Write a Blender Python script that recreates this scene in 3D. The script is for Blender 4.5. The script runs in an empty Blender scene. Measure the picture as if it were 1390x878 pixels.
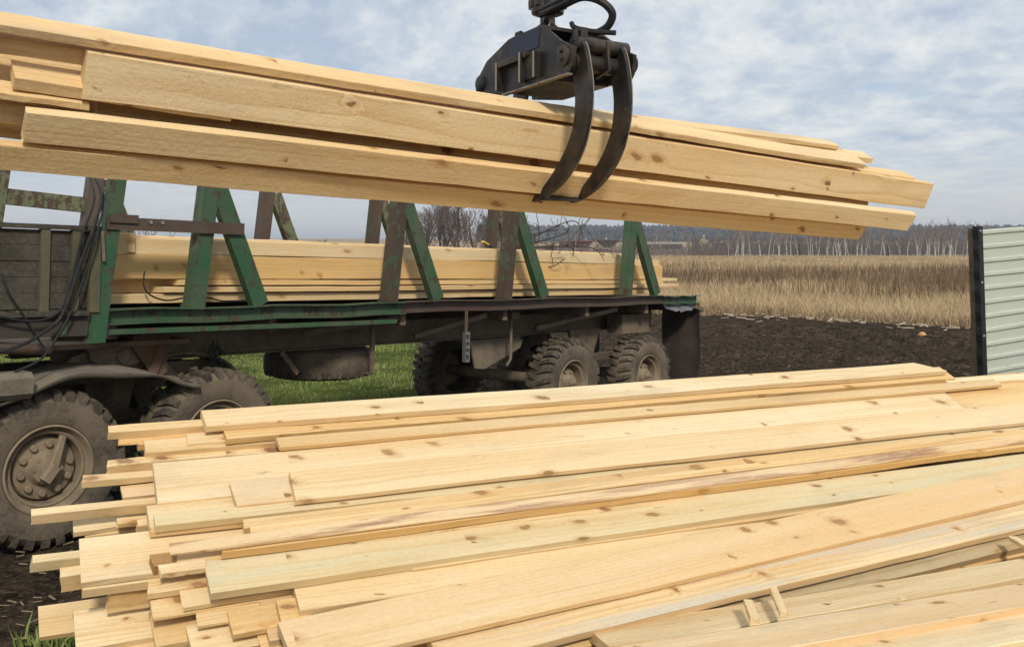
import bpy, math, random
import numpy as np
from mathutils import Vector, Matrix
random.seed(7); rng = np.random.default_rng(7)
S = bpy.context.scene
COL = S.collection
R = math.radians

# ------------------------------------------------------------ camera, sky, sun, exposure
CAM_H = 2.2; FPX = 1300.0; CU = 695.0; HV = 335.0           # metres / pixels of the 1390-wide photograph
cam = bpy.data.cameras.new('camera'); cam_ob = bpy.data.objects.new('camera', cam); COL.objects.link(cam_ob)
cam.sensor_width = 36; cam.lens = FPX/1390*36; cam.shift_y = -(439-HV)/1390
cam.clip_start = .05; cam.clip_end = 9000
cam_ob.location = (0, 0, CAM_H); cam_ob.rotation_euler = (R(90), 0, 0)
S.camera = cam_ob
S.view_settings.view_transform = 'Standard'; S.view_settings.look = 'None'
S.view_settings.gamma = 1; S.view_settings.exposure = 0.0

SUN_EL, SUN_AZ = 38.0, 167.0          # azimuth clockwise from +Y: behind the camera, a little to the right
tosun = Vector((math.sin(R(SUN_AZ))*math.cos(R(SUN_EL)), math.cos(R(SUN_AZ))*math.cos(R(SUN_EL)), math.sin(R(SUN_EL))))
sl = bpy.data.lights.new('sun', 'SUN'); sl.energy = 2.85; sl.angle = R(8); sl.color = (1, .93, .82)
so = bpy.data.objects.new('sun', sl); COL.objects.link(so); so.rotation_euler = tosun.to_track_quat('Z', 'Y').to_euler()

W = bpy.data.worlds.new('World'); S.world = W; W.use_nodes = True
nt = W.node_tree; nt.nodes.clear()
class NT:
    """small helper round a node tree"""
    def __init__(s, t): s.t = t
    def n(s, typ, ins=None, **kw):
        x = s.t.nodes.new(typ)
        for k, v in kw.items(): setattr(x, k, v)
        for k, v in (ins or {}).items(): s.set(x.inputs[k], v)
        return x
    def set(s, sock, v):
        if isinstance(v, bpy.types.NodeSocket): s.t.links.new(v, sock)
        elif isinstance(v, bpy.types.Node): s.t.links.new(v.outputs[0], sock)
        else:
            if isinstance(v, (tuple, list)) and sock.type == 'RGBA' and len(v) == 3: v = (*v, 1)
            sock.default_value = v
    def math(s, op, a, b=0.0, c=0.0, clamp=False):
        x = s.t.nodes.new('ShaderNodeMath'); x.operation = op; x.use_clamp = clamp
        s.set(x.inputs[0], a); s.set(x.inputs[1], b); s.set(x.inputs[2], c); return x.outputs[0]
    def mix(s, f, a, b, mode='MIX'):
        x = s.t.nodes.new('ShaderNodeMix'); x.data_type = 'RGBA'; x.blend_type = mode
        s.set(x.inputs[0], f); s.set(x.inputs[6], a); s.set(x.inputs[7], b); return x.outputs[2]
    def ramp(s, f, stops):
        x = s.t.nodes.new('ShaderNodeValToRGB'); s.set(x.inputs[0], f); e = x.color_ramp.elements
        while len(e) < len(stops): e.new(.5)
        for i, (p, c) in enumerate(stops):
            e[i].position = p; e[i].color = (*c, 1) if isinstance(c, (tuple, list)) else (c, c, c, 1)
        return x.outputs[0]
    def noise(s, vec, scale, detail=4, rough=.55, dist=0.0, out=0):
        x = s.n('ShaderNodeTexNoise', {'Scale': scale, 'Detail': detail, 'Roughness': rough, 'Distortion': dist})
        if vec is not None: s.set(x.inputs['Vector'], vec)
        return x.outputs[out]
    def mapping(s, vec, scale=(1, 1, 1), loc=(0, 0, 0), rot=(0, 0, 0)):
        x = s.n('ShaderNodeMapping', {'Scale': scale, 'Location': loc, 'Rotation': rot}); s.set(x.inputs['Vector'], vec); return x.outputs[0]
    def vmath(s, op, a, b=(0, 0, 0)):
        x = s.t.nodes.new('ShaderNodeVectorMath'); x.operation = op; s.set(x.inputs[0], a); s.set(x.inputs[1], b); return x.outputs[0]

g = NT(nt)
sky = g.n('ShaderNodeTexSky', sky_type='NISHITA', sun_disc=False, sun_elevation=R(SUN_EL), sun_rotation=R(SUN_AZ), air_density=1.0, dust_density=1.5, ozone_density=1.0)
tc = g.n('ShaderNodeTexCoord')
sep = g.n('ShaderNodeSeparateXYZ', {0: tc.outputs['Generated']})
zz = g.math('MAXIMUM', sep.outputs[2], 0.0)
rxy = g.math('MAXIMUM', g.math('SQRT', g.math('ADD', g.math('MULTIPLY', sep.outputs[0], sep.outputs[0]), g.math('MULTIPLY', sep.outputs[1], sep.outputs[1]))), .02)
pl = g.n('ShaderNodeCombineXYZ', {0: g.math('DIVIDE', sep.outputs[0], rxy), 1: g.math('DIVIDE', sep.outputs[1], rxy), 2: g.math('DIVIDE', .20, g.math('ADD', zz, .11))})
pm = g.mapping(pl.outputs[0], (1, 1, 1), (15.1, 8.8, 0), (R(0), R(7), 0))
n1 = g.noise(g.mapping(pm, (3.2, 3.2, 2.2)), 1.0, 4, .5, .2)             # big banks
n2 = g.noise(g.mapping(pm, (21, 21, 17)), 1.0, 6, .6, .1)           # ripples and puffs
n3 = g.noise(g.mapping(pm, (4.5, 4.5, 8), (7.2, 2.1, 0)), 1.0, 5, .6, .3)  # gaps
shade = g.math('ADD', g.math('MULTIPLY', n1, .42), g.math('MULTIPLY', n2, .78))
cloud = g.ramp(shade, [(.44, (5.1, 6.0, 7.4)), (.57, (6.7, 7.3, 8.2)), (.65, (7.9, 8.3, 8.7)), (.76, (9.3, 9.4, 9.4))])
skyc = g.mix(1.0, sky.outputs[0], (.50, .62, .62), 'MULTIPLY')
gap = g.ramp(g.math('ADD', g.math('MULTIPLY', n3, .75), g.math('MULTIPLY', n2, .35)), [(.605, 0.0), (.68, .6)])
c1 = g.mix(gap, cloud, (3.2, 5.3, 7.6))
hz = g.ramp(zz, [(.0, 1.0), (.035, .75), (.11, .0)])
c2 = g.mix(hz, c1, (7.3, 7.4, 7.55))
c3 = g.mix(.12, c2, skyc)
bg = g.n('ShaderNodeBackground', {'Color': c3, 'Strength': .1})
wo = g.n('ShaderNodeOutputWorld', {'Surface': bg.outputs[0]})

# ------------------------------------------------------------ helpers
def tag(o, label=None, cat=None, group=None, kind=None):
    if label: o['label'] = label
    if cat: o['category'] = cat
    if group: o['group'] = group
    if kind: o['kind'] = kind
    return o
def empty(name, mat=None):
    o = bpy.data.objects.new(name, None); COL.objects.link(o); o.empty_display_size = .2
    if mat is not None: o.matrix_world = mat
    return o
class MB:
    def __init__(s): s.v = []; s.f = []; s.sm = False
    def add(s, vs, fs):
        b = len(s.v); s.v += [tuple(v) for v in vs]; s.f += [tuple(b+i for i in f) for f in fs]; return s
    def box(s, x0, x1, y0, y1, z0, z1, c=0.0):
        if c <= 0:
            vs = [(x, y, z) for x in (x0, x1) for y in (y0, y1) for z in (z0, z1)]
            return s.add(vs, [(0, 1, 3, 2), (4, 6, 7, 5), (0, 4, 5, 1), (2, 3, 7, 6), (0, 2, 6, 4), (1, 5, 7, 3)])
        return s.beam((x0, (y0+y1)/2, (z0+z1)/2), (x1, (y0+y1)/2, (z0+z1)/2), y1-y0, z1-z0, c=c)
    def beam(s, p0, p1, w, h, up=(0, 0, 1), c=0.0, w1=None, h1=None):
        p0, p1 = Vector(p0), Vector(p1); d = (p1-p0).normalized(); up = Vector(up)
        r = d.cross(up)
        if r.length < 1e-4: r = d.cross(Vector((1, 0, 0)))
        r.normalize(); u = r.cross(d)
        vs = []
        for p, ww, hh in ((p0, w, h), (p1, w1 or w, h1 or h)):
            a, b = ww/2, hh/2
            if c > 0: pts = [(-a+c, -b), (a-c, -b), (a, -b+c), (a, b-c), (a-c, b), (-a+c, b), (-a, b-c), (-a, -b+c)]
            else: pts = [(-a, -b), (a, -b), (a, b), (-a, b)]
            vs += [p+r*x+u*y for x, y in pts]
        n = len(vs)//2
        fs = [(i, (i+1) % n, n+(i+1) % n, n+i) for i in range(n)] + [tuple(range(n-1, -1, -1)), tuple(range(n, 2*n))]
        return s.add(vs, fs)
    def tube(s, pts, r, n=8, r1=None, cap=True):
        pts = [Vector(p) for p in pts]; vs = []; m = len(pts); prev = None
        for i, p in enumerate(pts):
            d = (pts[min(i+1, m-1)]-pts[max(i-1, 0)]).normalized()
            a = prev if prev is not None else (Vector((0, 0, 1)) if abs(d.z) < .9 else Vector((1, 0, 0)))
            a = (a-d*a.dot(d)).normalized(); b = d.cross(a); prev = a
            rr = r if r1 is None else r+(r1-r)*i/(m-1)
            vs += [p+(a*math.cos(2*math.pi*k/n)+b*math.sin(2*math.pi*k/n))*rr for k in range(n)]
        fs = [(i*n+k, i*n+(k+1) % n, (i+1)*n+(k+1) % n, (i+1)*n+k) for i in range(m-1) for k in range(n)]
        if cap: fs += [tuple(range(n-1, -1, -1)), tuple(range((m-1)*n, m*n))]
        return s.add(vs, fs)
    def lathe(s, prof, c, axis='y', n=48, jit=0.0):
        """prof: (along axis, radius)"""
        vs = []
        for k in range(n):
            a = 2*math.pi*k/n
            for y, r in prof:
                if axis == 'y': vs.append((c[0]+r*math.cos(a), c[1]+y, c[2]+r*math.sin(a)))
                elif axis == 'z': vs.append((c[0]+r*math.cos(a), c[1]+r*math.sin(a), c[2]+y))
                else: vs.append((c[0]+y, c[1]+r*math.cos(a), c[2]+r*math.sin(a)))
        m = len(prof)
        fs = [(k*m+i, ((k+1) % n)*m+i, ((k+1) % n)*m+i+1, k*m+i+1) for k in range(n) for i in range(m-1)]
        return s.add(vs, fs)
    def prism(s, poly, t, M):
        """2D outline (x, z) extruded in local y from -t/2 to t/2, placed by matrix M"""
        n = len(poly)
        vs = [M @ Vector((x, y, z)) for y in (-t/2, t/2) for x, z in poly]
        fs = [tuple(range(n)), tuple(range(2*n-1, n-1, -1))] + [(i, n+i, n+(i+1) % n, (i+1) % n) for i in range(n)]
        return s.add(vs, fs)
    def mesh(s, name, mat, smooth=False):
        me = bpy.data.meshes.new(name); me.from_pydata(s.v, [], s.f); me.update()
        if mat: me.materials.append(mat)
        if smooth:
            me.polygons.foreach_set('use_smooth', [True]*len(me.polygons))
            try: me.set_sharp_from_angle(angle=R(38))
            except Exception: pass
        return me
    def build(s, name, mat, parent=None, smooth=False, M=None):
        o = bpy.data.objects.new(name, s.mesh(name, mat, smooth)); COL.objects.link(o)
        if parent: o.parent = parent
        if M is not None: o.matrix_world = M
        fix_normals(o.data); return o
def fix_normals(me):
    import bmesh
    b = bmesh.new(); b.from_mesh(me); bmesh.ops.recalc_face_normals(b, faces=b.faces); b.to_mesh(me); b.free()
def catmull(pts, k=8):
    P = [Vector(p) for p in pts]; out = []
    for i in range(len(P)-1):
        a, b, c, d = P[max(i-1, 0)], P[i], P[i+1], P[min(i+2, len(P)-1)]
        for j in range(k):
            t = j/k; out.append(.5*((2*b)+(c-a)*t+(2*a-5*b+4*c-d)*t*t+(3*b-a-3*c+d)*t**3))
    return out+[P[-1]]
CAMP = Vector((0, 0, CAM_H))
def ray(u, v): return Vector(((u-CU)/FPX, 1, -(v-HV)/FPX))
def at(u, v, d): return CAMP+ray(u, v)*d                      # the place d metres ahead that the photograph shows at u, v

# ------------------------------------------------------------ materials
def new_mat(name):
    m = bpy.data.materials.new(name); m.use_nodes = True; t = m.node_tree; t.nodes.clear(); q = NT(t)
    b = q.n('ShaderNodeBsdfPrincipled'); q.n('ShaderNodeOutputMaterial', {'Surface': b.outputs[0]}); return m, q, b
def bump(q, b, h, strength=.3, dist=.01):
    x = q.n('ShaderNodeBump', {'Height': h, 'Strength': strength, 'Distance': dist}); q.set(b.inputs['Normal'], x.outputs[0])
def wood(name, light, dark, knot=(.13, .065, .03), streak=None, stain=None, rough_sawn=.25, ring=50, knots=.48, edges='y'):
    m, q, b = new_mat(name)
    tcn = q.n('ShaderNodeTexCoord'); oi = q.n('ShaderNodeObjectInfo')
    rnd = oi.outputs['Random']
    off = q.n('ShaderNodeCombineXYZ', {0: q.math('MULTIPLY', rnd, 173.0), 1: q.math('MULTIPLY', rnd, 37.0), 2: q.math('MULTIPLY', rnd, 91.0)})
    P = q.vmath('ADD', tcn.outputs['Object'], off.outputs[0])
    # knots: sparse cells
    ps = q.n('ShaderNodeSeparateXYZ', {0: P})
    kv = q.n('ShaderNodeCombineXYZ', {0: q.math('MULTIPLY', ps.outputs[0], 2.9), 1: q.math('MULTIPLY', q.math('ADD', ps.outputs[1], ps.outputs[2]), 5.4), 2: 0.0}).outputs[0]
    vsc = q.math('ADD', 3.2, q.math('MULTIPLY', q.n('ShaderNodeTexWhiteNoise', {'W': q.math('ADD', rnd, 3.7)}, noise_dimensions='1D').outputs['Value'], 5.0))
    vv_ = q.math('ADD', ps.outputs[1], ps.outputs[2])
    kv = q.n('ShaderNodeCombineXYZ', {0: q.math('ADD', q.math('MULTIPLY', ps.outputs[0], 3.4), q.math('MULTIPLY', vv_, 2.0)), 1: q.math('MULTIPLY', vv_, vsc), 2: 0.0}).outputs[0]
    kw_ = q.vmath('SUBTRACT', q.noise(q.mapping(P, (9, 22, 22)), 1.0, 3, .6, 0, 1), (.5, .5, .5)); kv = q.vmath('ADD', kv, q.vmath('MULTIPLY', kw_, (.30, .30, 0)))
    kd = q.n('ShaderNodeTexVoronoi', {'Vector': kv, 'Scale': 1.0, 'Randomness': 1.0}, voronoi_dimensions='2D')
    kdist = kd.outputs['Distance']; kcol = q.n('ShaderNodeSeparateColor', {0: kd.outputs['Color']})
    whorl = q.noise(q.n('ShaderNodeCombineXYZ', {0: q.math('MULTIPLY', ps.outputs[0], 1.9), 1: q.math('MULTIPLY', rnd, 50.0), 2: 0.0}).outputs[0], 1.0, 1, .3)
    kon = q.math('MULTIPLY', q.math('GREATER_THAN', kcol.outputs[0], knots), q.math('GREATER_THAN', whorl, .47))
    near = q.math('MULTIPLY', q.math('SUBTRACT', 1.0, q.math('MULTIPLY', kdist, q.math('ADD', 2.0, q.math('MULTIPLY', q.math('MULTIPLY', kcol.outputs[1], kcol.outputs[1]), 6.0))), clamp=True), kon)
    near2 = q.math('MULTIPLY', near, near)
    # growth rings round an off-centre pith that wanders along the plank
    wob = q.noise(q.mapping(P, (.7, 2.2, 2.2)), 1.0, 3, .5, 0, 1)
    Pw = q.vmath('ADD', tcn.outputs['Object'], q.vmath('SCALE', q.vmath('SUBTRACT', wob, (.5, .5, .5)), (0, 0, 0)))
    Pw.node.inputs[1].links[0].from_node.inputs['Scale'].default_value = .055
    sp = q.n('ShaderNodeSeparateXYZ', {0: Pw})
    r2 = q.n('ShaderNodeSeparateColor', {0: q.n('ShaderNodeTexWhiteNoise', {'W': rnd}, noise_dimensions='1D').outputs['Color']})
    dy = q.math('SUBTRACT', sp.outputs[1], q.math('MULTIPLY', r2.outputs[0], .22))
    dz = q.math('ADD', sp.outputs[2], q.math('SUBTRACT', q.math('MULTIPLY', r2.outputs[1], .20), .03))
    rad = q.math('SQRT', q.math('ADD', q.math('MULTIPLY', dy, dy), q.math('MULTIPLY', dz, dz)))
    rad = q.math('ADD', rad, q.math('MULTIPLY', near2, .045))
    ph = q.math('FRACT', q.math('MULTIPLY', rad, ring))
    ringv = q.math('MULTIPLY', q.math('POWER', ph, 3.0), q.ramp(q.noise(q.mapping(P, (.4, 6, 6), (4, 4, 1)), 1.0, 2, .5), [(.36, .15), (.6, 1.0)]))
    fib = q.noise(q.mapping(P, (2.0, 85, 85)), 1.0, 4, .65)
    tone = q.noise(q.mapping(P, (.5, 7, 7)), 1.0, 4, .6)
    f = q.math('ADD', q.math('MULTIPLY', ringv, .95), q.math('MULTIPLY', q.math('SUBTRACT', fib, .40), .9))
    f = q.math('ADD', f, q.math('MULTIPLY', q.math('SUBTRACT', tone, .5), 2.3), clamp=True)
    col = q.mix(f, light, dark)
    # plank to plank difference
    col = q.mix(q.math('MULTIPLY', r2.outputs[2], .62), col, (light[0]*.86, light[1]*.74, light[2]*.58))
    if streak:
        sv = q.noise(q.mapping(P, (1.3, 16, 16)), 1.0, 4, .6)
        col = q.mix(q.ramp(sv, [(.50, 0.0), (.62, .8)]), col, streak)
    if stain:
        sv = q.noise(q.mapping(P, (.35, 9, 9), (5, 3, 1)), 1.0, 3, .55)
        col = q.mix(q.ramp(sv, [(.46, 0.0), (.62, .75)]), col, stain)
    halo = q.ramp(near, [(.36, 0.0), (.80, .6)]); col = q.mix(halo, col, (dark[0]*.75, dark[1]*.6, dark[2]*.45))
    kc = q.mix(q.math('FRACT', q.math('MULTIPLY', kdist, 46.0)), knot, (knot[0]*2.0, knot[1]*2.0, knot[2]*2.0))
    kc = q.mix(q.math('MULTIPLY', kcol.outputs[2], .6), kc, (.36, .18, .075))
    col = q.mix(q.ramp(near, [(.68, 0.0), (.80, .9)]), col, kc)
    bandn = q.noise(q.mapping(P, (.30, 3.2, 3.2), (2, 8, 5)), 1.0, 3, .5)
    col = q.mix(q.ramp(bandn, [(.46, 0.0), (.70, .42)]), col, (dark[0]*1.12, dark[1]*1.02, dark[2]*.9))
    col = q.mix(q.ramp(bandn, [(.28, .45), (.44, 0.0)]), col, (min(1, light[0]*1.04), light[1]*1.07, light[2]*1.18))
    strk = q.noise(q.mapping(P, (.9, 60, 60), (1, 4, 7)), 1.0, 3, .6)
    col = q.mix(q.ramp(strk, [(.60, 0.0), (.74, .40)]), col, (dark[0]*.85, dark[1]*.72, dark[2]*.55))
    # fuzz of torn fibres, saw marks across the board
    fz_ = q.noise(q.mapping(P, (34, 60, 60)), 1.0, 4, .7)
    col = q.mix(q.ramp(fz_, [(.30, .26), (.48, 0.0)]), col, (dark[0]*.95, dark[1]*.86, dark[2]*.75))
    col = q.mix(q.ramp(fz_, [(.55, 0.0), (.74, .35)]), col, (min(1, light[0]*1.06), min(1, light[1]*1.1), min(1, light[2]*1.25)))
    # dirt and small scuffs
    sc = q.noise(q.mapping(P, (5, 22, 22)), 1.0, 5, .7)
    col = q.mix(q.ramp(sc, [(.64, 0.0), (.76, .6)]), col, (.16, .11, .065))
    gd = q.noise(q.mapping(P, (1.1, 3, 3), (9, 0, 4)), 1.0, 4, .6)
    col = q.mix(q.ramp(gd, [(.56, 0.0), (.80, .45)]), col, (.36, .29, .21))
    # sawn ends are duller and a little redder
    gn = q.n('ShaderNodeSeparateXYZ', {0: tcn.outputs['Normal']})
    endf = q.ramp(q.math('ABSOLUTE', gn.outputs[0]), [(.80, 0.0), (.92, .34)])
    col = q.mix(endf, col, (light[0]*.66, light[1]*.56, light[2]*.44))
    edf = q.ramp(q.math('ABSOLUTE', gn.outputs[1 if edges == 'y' else 2]), [(.80, 0.0), (.92, .42)])
    if edges: col = q.mix(edf, col, (dark[0]*1.02, dark[1]*.95, dark[2]*.85))
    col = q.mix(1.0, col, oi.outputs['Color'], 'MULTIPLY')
    q.set(b.inputs['Base Color'], col); b.inputs['Roughness'].default_value = .72; b.inputs['Specular IOR Level'].default_value = .25
    saw = q.noise(q.mapping(P, (95, 26, 26)), 1.0, 4, .65)
    hgt = q.math('ADD', q.math('MULTIPLY', saw, rough_sawn), q.math('MULTIPLY', fib, .18))
    hgt = q.math('ADD', hgt, q.math('MULTIPLY', fz_, rough_sawn*.9)); bump(q, b, hgt, .75, .008)
    return m
W_FRESH = wood('fresh_pine', (.785, .635, .385), (.56, .355, .145))
W_PALE = wood('pale_pine', (.815, .69, .455), (.635, .45, .225))
W_GREEN = wood('greenish_pine', (.735, .635, .41), (.55, .415, .20), stain=(.62, .565, .375))
W_BLUE = wood('blue_stained_pine', (.785, .63, .385), (.57, .365, .15), stain=(.52, .50, .42))
W_PINK = wood('pinkish_pine', (.795, .645, .405), (.60, .39, .18), stain=(.71, .53, .33))
W_RED = wood('red_streaked_pine', (.775, .61, .375), (.58, .36, .155), streak=(.27, .115, .065))
W_ROUGH = wood('rough_sawn_pine', (.83, .645, .375), (.63, .41, .175), rough_sawn=.55, ring=40, edges=None, knots=.45)
W_EDGE = wood('orange_pine', (.77, .575, .30), (.55, .325, .11))

def paint(name, col, rust=(.085, .05, .03), amount=.5, under=(.045, .032, .024), dirt=(.12, .095, .065)):
    m, q, b = new_mat(name); tcn = q.n('ShaderNodeTexCoord'); P = tcn.outputs['Object']
    n = q.noise(P, 8.5, 7, .72); n2_ = q.noise(q.mapping(P, (16, 16, 3.0), (3, 1, 2)), 1.0, 6, .7); n3_ = q.noise(P, 60, 3, .6)
    c = q.mix(q.math('MULTIPLY', n3_, .5), col, tuple(x*.72 for x in col))
    c = q.mix(q.ramp(q.noise(P, 2.2, 4, .6), [(.42, 0.0), (.7, .55)]), c, dirt)
    e = .70-.30*amount
    f = q.ramp(q.math('ADD', q.math('MULTIPLY', n, .6), q.math('MULTIPLY', n2_, .4)), [(e, 0.0), (e+.045, 1.0)])
    c = q.mix(f, c, q.mix(n3_, rust, under))
    q.set(b.inputs['Base Color'], c); q.set(b.inputs['Roughness'], q.ramp(f, [(0, .5), (1, .85)])); bump(q, b, q.math('SUBTRACT', q.math('MULTIPLY', n3_, .3), f), .4, .004); return m
GREEN = paint('chipped_green_paint', (.03, .098, .042), amount=.60)
GREEN_WORN = paint('worn_green_paint', (.038, .088, .04), amount=.88)
GREEN_PALE = paint('faded_olive_paint', (.12, .14, .07), amount=.70, dirt=(.16, .14, .08))
RUST = paint('rusty_brown_steel', (.075, .047, .033), rust=(.10, .06, .035), amount=.5)
def dusty(name, base, dust, s=3.0, amount=.5, rough=.85, bs=.4):
    m, q, b = new_mat(name); P = q.n('ShaderNodeTexCoord').outputs['Object']
    n = q.noise(P, s, 6, .65); f = q.noise(P, s*16, 4, .65)
    k = q.ramp(q.math('ADD', q.math('MULTIPLY', n, .7), q.math('MULTIPLY', f, .3)), [(.58-amount*.3, 0.0), (.72-amount*.22, 1.0)])
    q.set(b.inputs['Base Color'], q.mix(k, base, q.mix(f, dust, tuple(x*.65 for x in dust)))); b.inputs['Roughness'].default_value = rough
    b.inputs['Specular IOR Level'].default_value = .3
    bump(q, b, q.math('ADD', f, q.math('MULTIPLY', n, .5)), bs, .006); return m
TYRE = dusty('dusty_tyre_rubber', (.05, .042, .034), (.20, .158, .108), 2.6, .74)
TREAD = dusty('dark_tread_rubber', (.031, .027, .023), (.17, .135, .093), 5.0, .58)
RIM = dusty('muddy_wheel_steel', (.155, .118, .078), (.32, .246, .163), 5.0, .8)
CHASSIS = dusty('dirty_brown_chassis', (.075, .054, .037), (.23, .17, .112), 2.4, .74)
CHASSIS_LT = dusty('dusty_tan_steel', (.13, .10, .07), (.25, .20, .14), 3.0, .6)
RUBBER_FLAP = dusty('brown_rubber_flap', (.035, .026, .02), (.075, .056, .042), 3.0, .55)
FENDER = dusty('dirty_grey_fender', (.09, .077, .06), (.24, .198, .142), 4.0, .8)
OLDWOOD = dusty('weathered_grey_board', (.045, .04, .03), (.125, .108, .078), 2.6, .45, .9)
OLDWOOD2 = dusty('weathered_green_stake', (.09, .085, .05), (.165, .14, .085), 3.4, .5, .9)
LOGBRACKET = dusty('reddish_bracket', (.10, .06, .038), (.18, .115, .075), 4.0, .55)
HOSE = dusty('black_hose', (.016, .016, .017), (.05, .047, .042), 6.0, .25, .55, .15)
def black_metal():
    m, q, b = new_mat('worn_black_grapple_steel'); tcn = q.n('ShaderNodeTexCoord'); P = tcn.outputs['Object']
    geo = q.n('ShaderNodeNewGeometry')
    n = q.noise(P, 7, 6, .65); f = q.noise(P, 55, 4, .7)
    c = q.mix(q.ramp(n, [(.4, 0.0), (.62, 1.0)]), (.022, .021, .022), (.068, .053, .040))
    c = q.mix(q.ramp(q.math('MULTIPLY', q.noise(P, 22, 5, .7), q.noise(P, 4, 3, .5)), [(.30, 0.0), (.42, .7)]), c, (.12, .085, .055))
    q.set(b.inputs['Base Color'], c); b.inputs['Metallic'].default_value = .4
    q.set(b.inputs['Roughness'], q.ramp(f, [(.3, .28), (.7, .55)])); bump(q, b, f, .12, .003); return m
BLACK = black_metal()
STEELEDGE = paint('scraped_bare_steel', (.30, .25, .19), rust=(.09, .06, .04), amount=.5)
BLUEPATCH = paint('blue_black_paint', (.017, .022, .05), rust=(.03, .026, .022), amount=.42, dirt=(.045, .04, .036))
def plain(name, col, rough=.6, metal=0.0, ns=30, var=.25):
    m, q, b = new_mat(name); P = q.n('ShaderNodeTexCoord').outputs['Object']
    q.set(b.inputs['Base Color'], q.mix(q.noise(P, ns, 4, .6), tuple(x*(1-var) for x in col), tuple(min(1, x*(1+var)) for x in col)))
    b.inputs['Roughness'].default_value = rough; b.inputs['Metallic'].default_value = metal; return m
ZINC = plain('zinc_buckle', (.42, .42, .41), .4, .8)
YELLOW = plain('yellow_strap', (.62, .40, .05), .6)
BLACKSTRIP = plain('black_plastic_strip', (.012, .012, .013), .45, 0, 90, .4)
WEBBING = plain('brown_webbing', (.13, .10, .07), .9)

# ------------------------------------------------------------ ground and terrain
def fbm(x, y, s, o=4, seed=0.0):
    v = np.zeros_like(x); a = 1.0; tot = 0
    for i in range(o):
        k = s*2**i
        v += a*(np.sin(x*k*1.3+seed+i*1.7+1.3*np.sin(y*k*.9+i))*np.cos(y*k*1.1-seed*.7+i*2.3+1.1*np.sin(x*k*.8+2*i))); tot += a; a *= .55
    return v/tot
def field_edge(x): return 33.6-(x-6.7)*.80+.5*np.sin(x*.9)+.3*np.sin(x*2.3)
def ground_z(x, y, rough=True):
    x = np.asarray(x, float); y = np.asarray(y, float)
    z = -np.clip((y-2)*.012, -.03, .15)
    far = np.clip((y-330)/700, 0, 1); z = z+far*far*(3-2*far)*9.5+far*fbm(x, y, .004, 2)*1.6
    if rough:
        soil = (y < field_edge(x)) & (x > -.42*y+.2)
        lawn = (y < field_edge(x)) & ~soil
        m = np.exp(-(np.hypot(x, y)/45)**2)
        z = z+soil*m*((.06*fbm(x, y, 1.1, 3, 2)+.055*fbm(x, y, 5.2, 3, 5))+.022*rng.standard_normal(x.shape)*(np.hypot(x, y) < 30))
        z = z+lawn*.03*fbm(x, y, .8, 3)
        z = z+(y > field_edge(x))*.08*np.clip((y-field_edge(x))/2, 0, 1)
        # ruts left by wheels across the soil
        for c0, sl_, wd in ((26.6, -.52, .22), (24.4, -.55, .25), (19.6, -.30, .3)):
            dd = y-(c0+sl_*(x-8)); z = z-soil*.16*np.exp(-(dd/wd)**2)+soil*.13*np.exp(-((dd-.55)/.25)**2)
    return z
def axis_lines(dense, rest): return np.array(sorted(set(np.round(np.concatenate([dense, rest]), 3))))
gx = axis_lines(np.arange(-10, 18, .14), np.concatenate([np.linspace(-60, -10.5, 40), np.linspace(18.5, 90, 50), np.linspace(-2500, -70, 36), np.linspace(100, 2500, 36)]))
gy = axis_lines(np.arange(2, 36, .14), np.concatenate([np.linspace(-60, 1.8, 24), np.linspace(36.5, 120, 60), np.linspace(125, 3600, 70)]))
X, Y = np.meshgrid(gx, gy); Z = ground_z(X, Y)
nx, ny = len(gx), len(gy)
idx = np.arange(nx*ny).reshape(ny, nx)
faces = np.stack([idx[:-1, :-1], idx[:-1, 1:], idx[1:, 1:], idx[1:, :-1]], -1).reshape(-1, 4)
me = bpy.data.meshes.new('ground'); me.from_pydata(np.stack([X, Y, Z], -1).reshape(-1, 3).tolist(), [], faces.tolist()); me.update()
m, q, b = new_mat('soil_lawn_and_field')
tcn = q.n('ShaderNodeTexCoord'); P = tcn.outputs['Object']; sp = q.n('ShaderNodeSeparateXYZ', {0: P}); px, py = sp.outputs[0], sp.outputs[1]
wv = q.math('MULTIPLY', q.math('SUBTRACT', q.noise(P, .55, 4, .6), .5), 3.0)
edge = q.math('SUBTRACT', q.math('ADD', py, wv), q.math('ADD', 33.6+6.7*.8, q.math('MULTIPLY', px, -.8)))
fieldf = q.ramp(q.math('ADD', q.math('MULTIPLY', edge, .5), .5), [(.3, 0.0), (.7, 1.0)])
lawnf = q.ramp(q.math('ADD', q.math('MULTIPLY', q.math('SUBTRACT', q.math('MULTIPLY', py, -.098), q.math('ADD', px, q.math('MULTIPLY', wv, .15))), .5), .5), [(.42, 0.0), (.60, 1.0)])
lawnf = q.math('MULTIPLY', lawnf, q.ramp(q.math('MULTIPLY', py, .05), [(.44, 0.0), (.50, 1.0)]))
s1 = q.noise(P, 3.0, 6, .7); s2 = q.noise(P, 26, 5, .7); s3 = q.noise(q.mapping(P, (2.5, 11, 9), (0, 0, 0), (0, 0, R(25))), 1.0, 5, .65)
soil = q.mix(q.ramp(s1, [(.35, 0.0), (.7, 1.0)]), (.032, .0245, .0185), (.11, .082, .058))
soil = q.mix(q.ramp(s2, [(.48, 0.0), (.66, .75)]), soil, (.18, .136, .092))
soil = q.mix(q.ramp(q.noise(P, 9.0, 5, .75), [(.40, .75), (.52, 0.0)]), soil, (.021, .017, .014))
soil = q.mix(q.ramp(s3, [(.60, 0.0), (.72, .6)]), soil, (.19, .145, .085))
lawn = q.mix(q.ramp(q.noise(P, 1.2, 5, .65), [(.35, 0.0), (.65, 1.0)]), (.075, .10, .026), (.15, .165, .055))
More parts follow.
